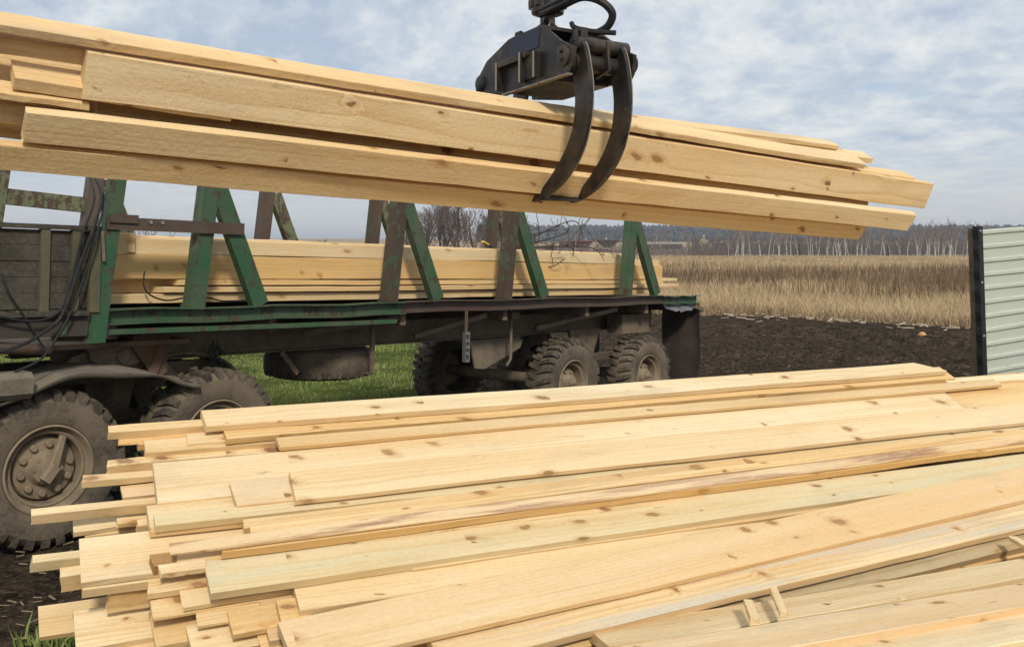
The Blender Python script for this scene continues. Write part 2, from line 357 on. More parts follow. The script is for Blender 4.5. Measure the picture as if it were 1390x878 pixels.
lawn = q.mix(q.ramp(q.noise(P, 9, 4, .6), [(.55, 0.0), (.75, .6)]), lawn, (.13, .10, .05))
fa = q.noise(q.mapping(P, (.012, .05, 1)), 1.0, 5, .6); fb = q.noise(P, .35, 5, .65)
fld = q.mix(q.ramp(fa, [(.35, 0.0), (.65, 1.0)]), (.30, .215, .115), (.42, .31, .175))
fld = q.mix(q.ramp(fb, [(.5, 0.0), (.75, .6)]), fld, (.17, .115, .065))
c = q.mix(lawnf, soil, lawn); c = q.mix(fieldf, c, fld)
q.set(b.inputs['Base Color'], c); b.inputs['Roughness'].default_value = .95; b.inputs['Specular IOR Level'].default_value = .0
bump(q, b, q.math('ADD', q.math('MULTIPLY', s2, .7), q.math('MULTIPLY', s3, .4)), 1.0, .12)
me.materials.append(m)
me.polygons.foreach_set('use_smooth', [True]*len(me.polygons))
ground = bpy.data.objects.new('ground', me); COL.objects.link(ground); tag(ground, 'dark churned soil, green lawn and straw-coloured field reaching the horizon', 'ground', kind='structure')

# ------------------------------------------------------------ planks
def plank_mesh(L, ty, tz, c=.0035, n=11, bow=0.0, sag=0.0, rough=.0012, skew0=0.0, skew1=0.0, wane=None, r=random):
    """x 0..L, y 0..ty, z -tz..0; slightly bowed, edges not quite true; skew = slanted cut at the two ends"""
    mb = MB(); ph = [r.uniform(0, 6.3) for _ in range(4)]; rough *= min(1.0, L/2.5)
    if L > 1.5: n = 27
    e0, e1 = (r.uniform(-.012, .012) for _ in range(2)); tw_ = r.uniform(-.006, .006)*min(1, L/3)
    for i in range(n):
        t = i/(n-1); x0 = L*t; nib = r.uniform(0, .0035)*(r.random() < .6); nib2 = r.uniform(0, .003)*(r.random() < .5)
        by = bow*math.sin(math.pi*t)+rough*math.sin(5*t*3+ph[0])*2; bz = sag*math.sin(math.pi*t)+rough*math.sin(4*t*3+ph[1])*2
        pts = [(c, 0), (ty-c, 0), (ty, -c), (ty, -tz+c), (ty-c, -tz), (c, -tz), (0, -tz+c), (0, -c)]
        for k, (y, z) in enumerate(pts):
            sk = ((skew0+e0)*(1-t)+(skew1+e1)*t)*(z/tz if tz > ty else y/ty)
            if i in (0, n-1): sk += r.uniform(-.004, .004)
            tz_ = tw_*(t-.5)*2*(y/ty-.5)
            nn = nib if k in (0, 7) else nib2 if k in (5, 6) else 0
            wy = 0
            if wane and k in wane[0]: wy = wane[1]*(.5+.5*math.sin(7*t+ph[2])*math.sin(17*t+ph[3]))
            mb.v.append((x0+sk, y+by+nn+(wy if y < ty/2 else -wy)+r.uniform(-rough, rough), z+bz+tz_-(nn if k in (0, 7) else -nn)+r.uniform(-rough, rough)))
    for i in range(n-1):
        for k in range(8): mb.f.append((i*8+k, i*8+(k+1) % 8, (i+1)*8+(k+1) % 8, (i+1)*8+k))
    mb.f.append(tuple(range(7, -1, -1))); mb.f.append(tuple(range((n-1)*8, n*8)))
    return mb
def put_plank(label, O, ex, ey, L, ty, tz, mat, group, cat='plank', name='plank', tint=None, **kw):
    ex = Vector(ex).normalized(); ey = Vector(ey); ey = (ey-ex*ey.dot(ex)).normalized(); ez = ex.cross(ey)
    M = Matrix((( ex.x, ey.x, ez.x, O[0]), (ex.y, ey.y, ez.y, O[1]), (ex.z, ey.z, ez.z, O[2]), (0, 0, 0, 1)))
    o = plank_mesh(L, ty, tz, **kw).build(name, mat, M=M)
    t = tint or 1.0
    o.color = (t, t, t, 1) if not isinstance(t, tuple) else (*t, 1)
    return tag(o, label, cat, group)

# --- the heap in the foreground: its slope is a plane, planks lie on it layer by layer
HE = Vector((.9013, .4332, 0)); HB = Vector((.4332, -.9013, 0)); H0 = Vector((-1.724, 5.4, 1.19)); HK = .45
HN = Vector((HB.x*HK, HB.y*HK, 1)).normalized()
def heap_pt(u, v, lift):
    r_ = ray(u, v); n = HN; p0 = H0+Vector((0, 0, lift))
    return CAMP+r_*((p0-CAMP).dot(n)/r_.dot(n))
HEAP_G = 'pine planks thrown in the foreground heap'
def heap(label, A, B, Cc, h, lift, L=None, mat=W_FRESH, w=None, extra=0.0, tint=None, cat='plank', **kw):
    la, lb = lift if isinstance(lift, tuple) else (lift, lift)
    a = heap_pt(*A, la)
    if B is None: ex = HE.copy(); ex.z = 0
    else: ex = heap_pt(*B, lb)-a
    ll = ex.length if L is None else L
    ex.normalize()
    back = -(HB-Vector((0, 0, HK))).normalized()
    ey = (back-ex*back.dot(ex)).normalized()
    if w is None:
        c = heap_pt(*Cc, la); w = (c-a).dot(ey)
    if ll > 1.5: kw.setdefault('bow', random.uniform(-.012, .012)); kw.setdefault('sag', random.uniform(-.006, .006))
    return put_plank(label, a, ex, ey, ll, w+extra, h, mat, HEAP_G, cat=cat, tint=tint, **kw)

# back rows
heap('long pale plank topping the back of the heap', (280, 578), (1286, 503), (273, 557), .042, .05, None, W_PALE, skew1=-.22)
heap('narrow orange-edged plank tucked under the back top plank', (307, 596), (1297, 513), (301, 589), .045, .0, None, W_EDGE, extra=.12)
heap('narrow knotty plank third from the back of the heap', (380, 606), (1361, 522), (378, 593), .03, .004, None, W_FRESH, tint=.96)
heap('very wide pale plank behind the short square-ended board', (214, 682), (1316, 560), (213, 632), .045, -.036, None, W_PALE, extra=.03, skew1=.04)
heap('pale plank continuing past the end of the wide plank at the heap right', (1200, 545), (1390, 527), (1200, 525), .05, -.06, 2.6, W_FRESH)
heap('far right plank lying along the back of the heap', (1290, 521), (1390, 515), (1290, 512), .05, -.02, 2.2, W_PALE)
heap('short square-ended board peeking from under the wide knotty plank', (321, 687), (401, 678), (317, 652), .034, .006, 2.0, W_PINK, tint=.97)
heap('wide knotty plank across the upper middle of the heap', (401, 678), (1390, 573), (395, 639), .033, .044, 6.2, W_PALE)
heap('plank with bold curved grain at the left end of the heap', (203, 722), (1390, 592), (203, 685), .04, -.05, 5.6, W_FRESH)
heap('narrow plank with a greenish top lying over the curved-grain plank', (211, 713), (1390, 580), (213, 701), .045, -.002, 6.2, W_GREEN, extra=.02)
heap('narrow yellow plank with a slanting left end beside the greenish one', (331, 716), (1390, 584), (330, 704), .04, -.008, 6.0, W_FRESH, skew0=.0)
heap('thin orange batten along the back of the red-streaked plank', (340, 724), (1390, 590), (339, 714), .04, .004, 6.0, W_EDGE)
heap('reddish streaked plank running the whole width of the heap', (232, 752), (1390, 600), (230, 736), .018, .03, 6.3, W_RED)
heap('plank with flame-like grain on its edge below the red-streaked plank', (302, 748), (1390, 606), (302, 733), .05, .008, 6.2, W_EDGE)
heap('short-looking yellow plank end under the red-streaked plank', (240, 765), (500, 733), (242, 750), .055, -.05, 3.0, W_FRESH)
heap('small dark block of bark-edged wood beside the red-streaked plank end', (208, 768), None, (210, 751), .05, -.055, .11, W_EDGE, cat='wood block', tint=(.55, .45, .38))
heap('small cube of pale wood under the red-streaked plank end', (218, 778), None, (220, 765), .035, -.05, .2, W_PALE, cat='wood block')
heap('very wide plank jutting from the left middle of the heap', (110, 790), (600, 727), (109, 740), .035, -.11, 4.2, W_PALE, extra=.05)
heap('board directly beneath the very wide jutting plank', (112, 801), (600, 737), (112, 780), .05, -.15, 4.0, W_FRESH)
heap('broad greenish plank with a pointed left corner in the heap middle', (286, 804), (1390, 646), (271, 770), .05, -.06, 6.2, W_GREEN, extra=.05)
heap('plank with a grey mossy left end under the broad pinkish plank', (407, 828), (1200, 712), (398, 803), .05, (-.12, -.10), 5.0, W_FRESH, extra=.05)
heap('broadest pinkish plank sweeping across the lower heap', (402, 906), (1390, 676), (398, 838), .035, (-.075, -.015), 6.4, W_PINK)
heap('plank with a blue-grey stained band below the broad pinkish one', (600, 905), (1390, 718), (600, 862), .05, (-.12, -.065), 6.2, W_BLUE, extra=.06)
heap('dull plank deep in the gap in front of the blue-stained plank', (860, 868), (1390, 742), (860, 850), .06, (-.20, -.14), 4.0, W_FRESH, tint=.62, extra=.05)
heap('plank filling the gap behind the broad greenish plank', (560, 772), (1390, 652), (560, 735), .05, -.10, 6.0, W_FRESH, tint=.95)
heap('orange plank beyond the end of the wide pale plank at the right edge', (1130, 586), (1390, 553), (1130, 545), .05, -.05, 3.4, W_EDGE)
heap('pale plank at the right edge behind the orange one', (1190, 556), (1390, 532), (1190, 528), .05, -.07, 3.2, W_FRESH)
# lower pile, front right
def flat(label, A, B, Cc, h, z, L, mat, extra=0.0, tint=None, **kw):
    f = lambda u, v: CAMP+ray(u, v)*((z-CAM_H)/ray(u, v).z)
    a = f(*A); ex = (f(*B)-a).normalized(); ey = Vector((-ex.y, ex.x, 0)); w = (f(*Cc)-a).dot(ey)
    return put_plank(label, a, ex, ey, L, w+extra, h, mat, 'planks of the low stack at the front right', tint=tint, **kw)
flat('back plank of the low front-right stack, half hidden in the gap', (830, 880), (1390, 784), (830, 868), .05, .33, 4.6, W_FRESH, extra=.16, tint=.95)
flat('middle pinkish plank of the low front-right stack', (600, 960), (1390, 822), (600, 918), .05, .375, 5.2, W_PINK)
flat('nearest plank of the low front-right stack at the bottom edge', (700, 990), (1390, 868), (700, 948), .05, .335, 5.0, W_PALE, extra=.03)
flat('lowest plank glimpsed under the nearest one at the bottom edge', (760, 1050), (1390, 925), (760, 998), .05, .30, 5.0, W_FRESH)
for lab, p, q_, wd in (('short upright-looking spacer batten in the gap, left of the pair', (1018, 846), (1010, 824), .045), ('short leaning spacer batten in the gap, right of the pair', (1058, 838), (1046, 808), .04), ('short dark spacer batten at the right edge of the gap', (1400, 752), (1376, 738), .05)):
    a = CAMP+ray(*p)*((.385-CAM_H)/ray(*p).z); c_ = CAMP+ray(*q_)*((.40-CAM_H)/ray(*q_).z)
    put_plank(lab, a, c_-a, HE, max((c_-a).length*1.15, .2), wd, .03, W_PALE, 'spacer battens in the gap', cat='batten', name='batten')
# left ends, from the top of the heap to the ground
for lab, A, h, lift, L, mat, w in (
    ('thick batten sticking out left beside the back top plank', (147, 587), .052, .004, 3.2, W_FRESH, .06),
    ('thin lath under the topmost left batten', (161, 602), .014, -.05, 2.0, W_EDGE, .08),
    ('orange-faced board under the topmost left batten', (188, 602), .05, -.055, 2.4, W_EDGE, .10),
    ('pale narrow board behind the grainy left edge plank', (254, 602), .03, -.028, 2.6, W_PALE, .10),
    ('grainy plank edge below the orange-faced board', (197, 614), .052, -.05, 3.4, W_FRESH, .11),
    ('stubby batten left of the very wide pale plank', (145, 633), .058, -.09, 2.8, W_FRESH, .06),
    ('slim batten pointing left across the hub of the truck wheel', (111, 653), .046, -.135, 3.0, W_PALE, .05),
    ('small board end in the shade above the longest batten', (167, 675), .03, -.20, 1.8, W_PINK, .10),
    ('longest batten reaching left in front of the truck tyre', (43, 699), .062, -.17, 3.6, W_FRESH, .05),
    ('topmost of three stepped plank ends under the longest batten', (100, 722), .035, -.31, 2.4, W_PINK, .14),
    ('middle of three stepped plank ends under the longest batten', (116, 728), .035, -.345, 2.4, W_FRESH, .15),
    ('lowest of three stepped plank ends under the longest batten', (136, 736), .05, -.385, 2.4, W_PALE, .15),
    ('little block end wedged under the curved-grain plank', (160, 711), .03, -.24, .9, W_FRESH, .05),
    ('pale block wedged between curved-grain plank and wide jutting plank', (187, 713), .07, -.13, 1.2, W_FRESH, .05),
    ('square batten jutting left over bare soil', (43, 763), .066, -.25, 3.0, W_GREEN, .05),
    ('short thick batten end right below the jutting square batten', (81, 782), .10, -.31, 2.6, W_FRESH, .06),
    ('upright board face below the wide jutting plank', (149, 803), .13, -.20, 2.2, W_ROUGH, .05),
    ('narrow yellow board below the upright board face', (201, 804), .04, -.15, 2.4, W_FRESH, .08),
    ('small pale plank end left of the pointed greenish plank', (249, 824), .03, -.165, 2.6, W_PALE, .12),
    ('board with a dark bark hollow on its top', (207, 839), .02, -.20, 2.2, W_FRESH, .12),
    ('plank lying lowest at the bottom left corner on the soil', (54, 863), .035, -.52, 3.2, W_FRESH, .20),
    ('broad plank at the bottom left beside the green tuft', (104, 880), .05, -.38, 3.2, W_FRESH, .24),
    ('short plank end under the pointed greenish plank', (269, 849), .022, -.215, 2.2, W_FRESH, .13),
    ('square-cut plank end left of the mossy one', (316, 861), .032, -.195, 2.0, W_EDGE, .15),
    ('plank end cut off by the bottom edge below the square-cut end', (262, 892), .05, -.27, 2.6, W_FRESH, .2),
    ('orange plank end hidden under the broad pinkish plank', (357, 884), .05, -.245, 2.0, W_EDGE, .16),
    ('knotted plank end at the bottom edge left of centre', (152, 892), .05, -.42, 2.6, W_PINK, .2),
    ('wide plank bottom left of centre under the bark-hollow board', (212, 876), .05, -.30, 2.4, W_FRESH, .22),
    ('stubby block against the mossy plank end', (383, 850), .09, -.16, .14, W_EDGE, .17)):
    heap(lab, A, None, None, h, lift, L, mat, w=w, cat='batten' if w <= .06 else 'plank')
# planks buried in the heap
for k, (a_, b_, lf) in enumerate([(.05, .05, -.16), (.0, .35, -.17), (-.1, .65, -.19), (-.05, .95, -.22), (.1, 1.25, -.20), (.5, 1.6, -.2), (-.2, .1, -.34), (-.3, .4, -.36), (-.25, .75, -.36), (-.2, 1.05, -.34), (-.1, .0, -.55), (-.3, .3, -.56), (-.3, .6, -.52), (0, -.1, -.76), (-.25, .25, -.74), (.6, 1.9, -.17), (.9, 2.2, -.10), (3.2, .1, -.17), (3.4, .4, -.18), (3.1, .7, -.20), (3.3, 1.0, -.2), (3.3, 1.3, -.2), (3.0, .1, -.4), (3.2, .5, -.4), (3.1, .9, -.4), (3.2, .2, -.65), (3.0, .6, -.6)]):
    o_ = H0+HE*a_+HB*b_+Vector((0, 0, -HK*b_+lf))
    if o_.z < .04: continue
    put_plank('pine plank deep in the heap, glimpsed only between the upper planks', o_, HE, -(HB-Vector((0, 0, HK))), 4.6+.3*math.sin(k*2.1), .26, .06, (W_FRESH, W_PINK, W_EDGE)[k % 3], 'planks buried in the heap', tint=.9)

# --- the bundle in the grapple
BE0 = 4.0
def bd(u): return BE0*2535/(2650-u)
BX = Vector((.8314, .5529, -.0553)).normalized(); BBACK = Vector((-.5529, .8314, 0)).normalized(); BDOWN = (-(BBACK.cross(BX))).normalized()
if BDOWN.z > 0: BDOWN = -BDOWN
def hung(label, A, B, Cc, phi, t, mat=W_ROUGH, off=0.0, L=None, w=None, tint=None, **kw):
    oa, ob = off if isinstance(off, tuple) else (off, off)
    a = at(*A, bd(A[0])+oa); bb = at(*B, bd(B[0])+ob); ex = (bb-a); ll = ex.length if L is None else L; ex.normalize()
    dn = BDOWN*math.cos(R(phi))+BBACK*math.sin(R(phi)); dn = (dn-ex*dn.dot(ex)).normalized()
    nrm = ex.cross(-dn)                                        # into the plank
    if nrm.dot(BBACK) < 0: nrm = -nrm
    if w is None:
        r_ = ray(*Cc); pn = nrm; hit = CAMP+r_*((a-CAMP).dot(pn)/r_.dot(pn)); w = (hit-a).dot(dn)
    return put_plank(label, a, ex, nrm, ll, t, w, mat, 'planks hanging in the grapple', tint=tint, **kw)
hung('thick front beam of the hanging bundle, cleanly sawn at both ends', (119, 71), (1268, 250), (110, 135), 20, .11)
hung('lower front plank of the hanging bundle with bright narrow upper edge', (36, 152), (1245, 292), (17, 192), 36, .055, off=.05)
hung('bottom plank of the hanging bundle, its wide face turned down', (-120, 186), (1178, 308), (0, 232), 38, .055, off=(.13, .34))
hung('long top front plank along the upper edge of the hanging bundle', (-110, 16), (1176, 223), (0, 47), 33, .15, off=.0)
hung('thin top plank at the back of the hanging bundle with torn bark chips', (200, 78), (1140, 198), (900, 172), 28, .11, off=.22, w=.035)
hung('upper back plank of the hanging bundle with slanted right end', (300, 101), (1186, 215), (900, 200), 28, .12, off=.16, w=.045)
hung('plank behind the front beam showing only its slanted right tip', (200, 96), (1243, 242), (900, 200), 28, .14, off=.10, w=.05)
hung('dark-faced plank poking left past the front beam end near the top', (-110, 33), (600, 145), (0, 73), 33, .10, off=.08, L=2.6)
hung('short block-like plank end left of the front beam', (20, 105), (600, 196), (18, 122), 38, .15, off=.06, L=.9)
hung('bark-edged board under the block-like plank end', (-110, 111), (600, 204), (0, 136), 34, .12, off=.08, L=.62, wane=((4, 5), .01))
hung('pale inner board at the far left behind the block-like end', (-110, 68), (600, 190), (0, 117), 6, .05, off=.22, L=1.2)
hung('inner board filling the far left gap above the bottom plank', (-110, 122), (600, 215), (0, 168), 14, .05, off=.17, L=5.2)
hung('inner core beam of the bundle behind the front beam', (135, 92), (1150, 240), (135, 172), 12, .16, off=(.22, .14), L=5.3)
hung('upper inner board closing the left end of the bundle', (-110, 45), (600, 150), (0, 118), 4, .05, off=.30, L=4.6)
hung('lower inner board closing the left end of the bundle', (-110, 88), (600, 196), (0, 186), 8, .05, off=.31, L=3.2)

# ------------------------------------------------------------ trailer and tractor (their own frame: x along the vehicle, y away from the camera)
th = math.atan2(.756, .655); pit = R(1.5)
TX = Vector((math.cos(th)*math.cos(pit), math.sin(th)*math.cos(pit), -math.sin(pit))); TY = Vector((-math.sin(th), math.cos(th), 0)); TZ = TX.cross(TY)
TO = Vector((-3.44, 7.1, 0))
TM = Matrix(((TX.x, TY.x, TZ.x, TO.x), (TX.y, TY.y, TZ.y, TO.y), (TX.z, TY.z, TZ.z, TO.z), (0, 0, 0, 1)))
trailer = tag(empty('timber_trailer', TM), 'long flat timber trailer with green side stakes and rusty side rails', 'trailer')
tractor = tag(empty('tractor_truck', TM), 'muddy rear end of the truck pulling the timber trailer', 'truck')

def channel(s0, s1, z0, z1, y0, depth, mat, name, parent, zslope=0.0):
    """U-section side rail, open to the outside"""
    mb = MB(); t = .012
    n = 8
    for (ya, yb, za, zb) in ((y0+depth-t, y0+depth, z0, z1), (y0-.004, y0+depth-t, z1-t, z1), (y0-.004, y0+depth-t, z0, z0+t)):
        for i in range(n):
            a = s0+(s1-s0)*i/n; c_ = s0+(s1-s0)*(i+1)/n
            w0 = .008*math.sin(i*1.9)*(za > 1.6 or 1); w1 = .008*math.sin((i+1)*1.9)
            vs = [(x, y, z+w) for (x, w) in ((a, w0), (c_, w1)) for y in (ya, yb) for z in (za, zb)]
            mb.add(vs, [(0, 1, 3, 2), (4, 6, 7, 5), (0, 4, 5, 1), (2, 3, 7, 6), (0, 2, 6, 4), (1, 5, 7, 3)])
    return mb.build(name, mat, parent)
tag(channel(.42, 3.55, 1.60, 1.725, .0, .08, GREEN, 'side_rail', trailer), 'green front length of the side rail')
tag(channel(3.553, 8.5, 1.615, 1.733, .0, .08, RUST, 'side_rail', trailer), 'rust-brown middle length of the side rail')
tag(channel(8.503, 9.52, 1.605, 1.722, .0, .08, GREEN, 'side_rail', trailer), 'green rear end of the side rail')
channel(.42, 9.5, 1.61, 1.725, 2.38, .08, GREEN_WORN, 'side_rail', trailer)
MB().beam((.44, .05, 1.545), (2.0, .05, 1.535), .06, .045, c=.004).beam((2.0, .05, 1.535), (3.45, .05, 1.53), .06, .045, c=.004).build('lower_rail', GREEN, trailer)
# deck boards
for i in range(13):
    y = .10+i*.178
    mb = MB(); mb.box(.45, 9.45, y, y+.165, 1.63+.006*math.sin(i*3.1), 1.692+.006*math.sin(i*3.1)); mb.build('deck_board', OLDWOOD, trailer)
for s in (.5, 2.0, 3.6, 5.2, 6.8, 8.2, 9.3): MB().beam((s, .09, 1.55), (s, 2.38, 1.55), .07, .13, c=.005).build('cross_member', CHASSIS, trailer)
# stakes with their diagonal braces
rake = .115
def stake(s, y0, w, D, z0, z1, mat, name='stake', lean=0.0):
    mb = MB(); dx = rake*(z1-z0)/1.04; t = .012; ym = y0
    for ya, yb in ((y0, y0+D),):
        # L-shaped pressed section: front web plus left web, welded to a thinner rear web
        vs = [(s+0, ya, z0), (s+w, ya, z0), (s+w, yb, z0), (s, yb, z0)]
        ve = [(x+dx, y+lean, z1) for x, y, _ in vs]
        mb.add(vs+ve, [(0, 1, 5, 4), (1, 2, 6, 5), (2, 3, 7, 6), (3, 0, 4, 7), (0, 3, 2, 1), (4, 5, 6, 7)])
    # weld seam along the corner and a folded lip
    mb.beam((s-.003, y0-.002, z0+.01), (s+dx-.003, y0-.002, z1-.01), .010, .010)
    mb.beam((s+w+.003, y0+.004, z0+.02), (s+w+dx+.003, y0+.004, z1-.02), .012, .020)
    mb.box(s-.015, s+w+.015, y0-.004, y0+D, z0, z0+.03)
    return mb.build(name, mat, trailer)
def brace(s_top, z_top, s_bot, z_bot, y0, w, mat):
    mb = MB(); d = Vector((s_bot-s_top, 0, z_bot-z_top)).normalized(); side = Vector((d.z, 0, -d.x))
    for off_, th_ in ((0, .014),):
        mb.beam((s_top, y0+.010, z_top), (s_bot, y0+.010, z_bot), w, .014, up=(0, 1, 0))
    for sg in (-1, 1):
        o_ = side*sg*(w/2-.006)
        mb.beam(Vector((s_top, y0+.05, z_top))+o_, Vector((s_bot, y0+.05, z_bot))+o_, .012, .07, up=(0, 1, 0))
    return mb.build('brace', mat, trailer)
stake(.262, -.012, .115, .06, 1.47, 3.0, GREEN)
near = [(1.115, 1.72, GREEN), (3.30, 1.733, GREEN_WORN), (5.07, 1.733, GREEN_WORN), (7.55, 1.74, GREEN)]
for i, (s, z, mt) in enumerate(near):
    stake(s, .0, .125, .13, z, 2.86, mt)
    brace(s+.235, 2.79, s+.70+.03*i, z+.01, .0, .155, (GREEN, GREEN, GREEN, GREEN)[i])
for i, s in enumerate((.30, 1.22, 3.30, 5.0, 7.33)):
    stake(s, 2.34, .13, .12, 1.72, 3.1, (GREEN_PALE, RUST, RUST, GREEN_WORN, GREEN_WORN)[i])
    if i: brace(s+.30, 2.93, s+.85, 1.74, 2.35, .15, GREEN_PALE)
MB().beam((.50, 2.36, 2.70), (1.30, 2.36, 2.66), .02, .15).beam((.50, 2.40, 2.77), (1.30, 2.40, 2.73), .08, .012).beam((.50, 2.40, 2.63), (1.30, 2.40, 2.59), .08, .012).build('cross_bar', GREEN_PALE, trailer)
bar = MB(); bar.box(.37, 1.60, -.03, -.018, 2.345, 2.445).box(.37, 1.60, -.0175, .03, 2.433, 2.4455).box(.39, .62, -.048, -.032, 2.40, 2.466)
bar = bar.build('angle_bar', RUST, trailer); tag(bar, 'rusty angle bar bolted across the front stakes')
for s in (.73, .83): MB().lathe([(-.012, 0), (-.012, .014), (0, .016)], (s, -.031, 2.415), 'y', 8).build('bolt', ZINC, bar)
# wooden drop side in front of the first stake
MB().box(-1.58, .25, .037, .05, 1.73, 2.325).build('side_lining', OLDWOOD, trailer)
sb = MB().box(-1.6, .335, -.03, .03, 2.33, 2.365).build('side_board_cap', OLDWOOD, trailer)
bays = [(-1.55, -1.12), (-1.02, -.56), (-.50, .00-.02), (.055, .235)]
for k, (a, c_) in enumerate([(-1.56, -1.02), (-.97, -.47), (-.42, -.115), (-.05, .115), (.175, .245)]):
    for j in range(5):
        z0 = 1.74+j*.1185
        MB().box(a, c_, .004+.004*((j*7+k*3) % 3), .034, z0, z0+.1155+(0 if j < 4 else -.012), .0).build('side_board', OLDWOOD, trailer)
for a, w_ in ((-1.02, .05), (-.47, .05), (-.115, .065), (.115, .06)): MB().box(a, a+w_, -.022, .036, 1.72, 2.329).build('side_post', OLDWOOD2, trailer)
MB().box(.25, .33, -.03, .05, 1.70, 2.329, .008).build('side_post', OLDWOOD2, trailer)
MB().beam((.335, -.035, 2.33), (.35, -.04, 2.10), .018, .022).build('latch', CHASSIS_LT, trailer)
MB().box(-1.6, .24, -.06, .05, 1.685, 1.719).build('ledge', OLDWOOD, trailer)
ff = MB().box(-1.6, .248, -.015, .05, 1.53, 1.684).build('front_frame_rail', paint('mostly_bare_rail', (.05, .14, .07), rust=(.055, .045, .034), amount=1.05, under=(.04, .033, .025)), trailer)
MB().tube([(-1.6, .05, 1.60), (-.3, .05, 1.46), (.0, .07, 1.43)], .045, 10).build('tube_strut', RUST, trailer, True)
# chassis beams
for y in (.72, 1.55):
    mb = MB()
    mb.box(.3, 9.3, y, y+.02, 1.25, 1.48).box(.3, 9.3, y-.07, y+.09, 1.481, 1.497).box(.3, 9.3, y-.07, y+.09, 1.233, 1.249)
    mb.build('chassis_beam', CHASSIS_LT if y < 1 else CHASSIS, trailer)
for s in (4.6, 5.6, 7.3, 9.0): MB().beam((s, .74, 1.36), (s, 1.55, 1.36), .06, .16).build('chassis_cross_tie', CHASSIS, trailer)
for s0, s1, z0, z1 in ((6.2, 7.5, 1.33, 1.56), (2.6, 3.6, 1.42, 1.56), (4.1, 4.9, 1.32, 1.55)): MB().beam((s0, .45, z0), (s1, .12, z1), .05, .06, c=.006).build('outrigger', CHASSIS_LT, trailer)
# suspension: hanger brackets, leaf springs, axles
MB().prism([(-.5, 0), (.45, 0), (.40, -.10), (-.25, -.32), (-.42, -.30)], .02, Matrix.Translation((5.55, .50, 1.20))).box(5.05, 5.95, .49, .70, 1.195, 1.23).build('hanger_bracket', CHASSIS_LT, trailer)
MB().tube([(5.55, .30, 1.60), (5.55, .30, 1.0), (5.5, .32, .92)], .018, 8).build('bracket_rod', CHASSIS_LT, trailer, True)
MB().box(5.52, 5.66, .26, .36, 1.48, 1.56).build('rod_clamp', CHASSIS_LT, trailer)
for k in range(5): MB().beam((6.35-.14*k*0, .52, .93-.018*k), (8.2, .52, .93-.018*k), .09, .014, c=.002).build('spring_leaf', CHASSIS, trailer)
MB().prism([(-.35, .30), (.35, .30), (.16, -.12), (-.16, -.12)], .05, Matrix.Translation((7.28, .50, .98))).build('spring_hanger', CHASSIS, trailer)
for s, z in ((6.42, .66), (8.14, .62)): MB().tube([(s, .2, z), (s, 2.25, z)], .075, 12).build('axle', CHASSIS, trailer, True)
MB().box(7.9, 8.6, .30, .55, 1.2, 1.46).build('rear_box', CHASSIS, trailer)
# spare wheel slung under the beam, lying flat
# tail: torn sheet, flap
mb = MB(); n = 9
top = [(8.55+i*.118, .06, 1.60) for i in range(n)]; bot = [(8.6+i*.112, .02+.03*math.sin(i*2), 1.545-.05*math.sin(i/8*math.pi)+.015*math.sin(i*2.7)) for i in range(n)]
mb.add(top+bot, [(i, i+1, n+i+1, n+i) for i in range(n-1)])
torn = mb.build('torn_sheet', plain('grey_torn_sheet', (.17, .17, .18), .5), trailer)
sd = torn.modifiers.new('solid', 'SOLIDIFY'); sd.thickness = .006
def flap(s, y0, y1, z0, z1):
    mb = MB(); ny_, nz_ = 7, 9
    def P_(i, j, o): 
        y = y0+(y1-y0)*i/ny_; t = j/nz_; z = z1+(z0-z1)*t
        return (s+.03*math.sin(t*2.2+i*.5)+.02*math.sin(i*1.4)+o, y+.025*t*math.sin(j*.9), z)
    for o in (0, .014): 
        for j in range(nz_+1):
            for i in range(ny_+1): mb.v.append(P_(i, j, o))
    k = (ny_+1)*(nz_+1); r_ = ny_+1
    for o in (0, k):
        for j in range(nz_):
            for i in range(ny_): mb.f.append((o+j*r_+i, o+j*r_+i+1, o+(j+1)*r_+i+1, o+(j+1)*r_+i))
    for i in range(ny_): mb.f += [(i, i+1, k+i+1, k+i), (nz_*r_+i, nz_*r_+i+1, k+nz_*r_+i+1, k+nz_*r_+i)]
    for j in range(nz_): mb.f += [(j*r_, (j+1)*r_, k+(j+1)*r_, k+j*r_), (j*r_+ny_, (j+1)*r_+ny_, k+(j+1)*r_+ny_, k+j*r_+ny_)]
    return mb.build('mud_flap', RUBBER_FLAP, trailer, True)
flap(9.48, .0, .62, .45, 1.60); flap(9.48, 1.85, 2.4, .45, 1.60)
MB().beam((9.40, .02, 1.56), (9.62, .02, 1.50), .05, .06).build('tail_bracket', CHASSIS, trailer)

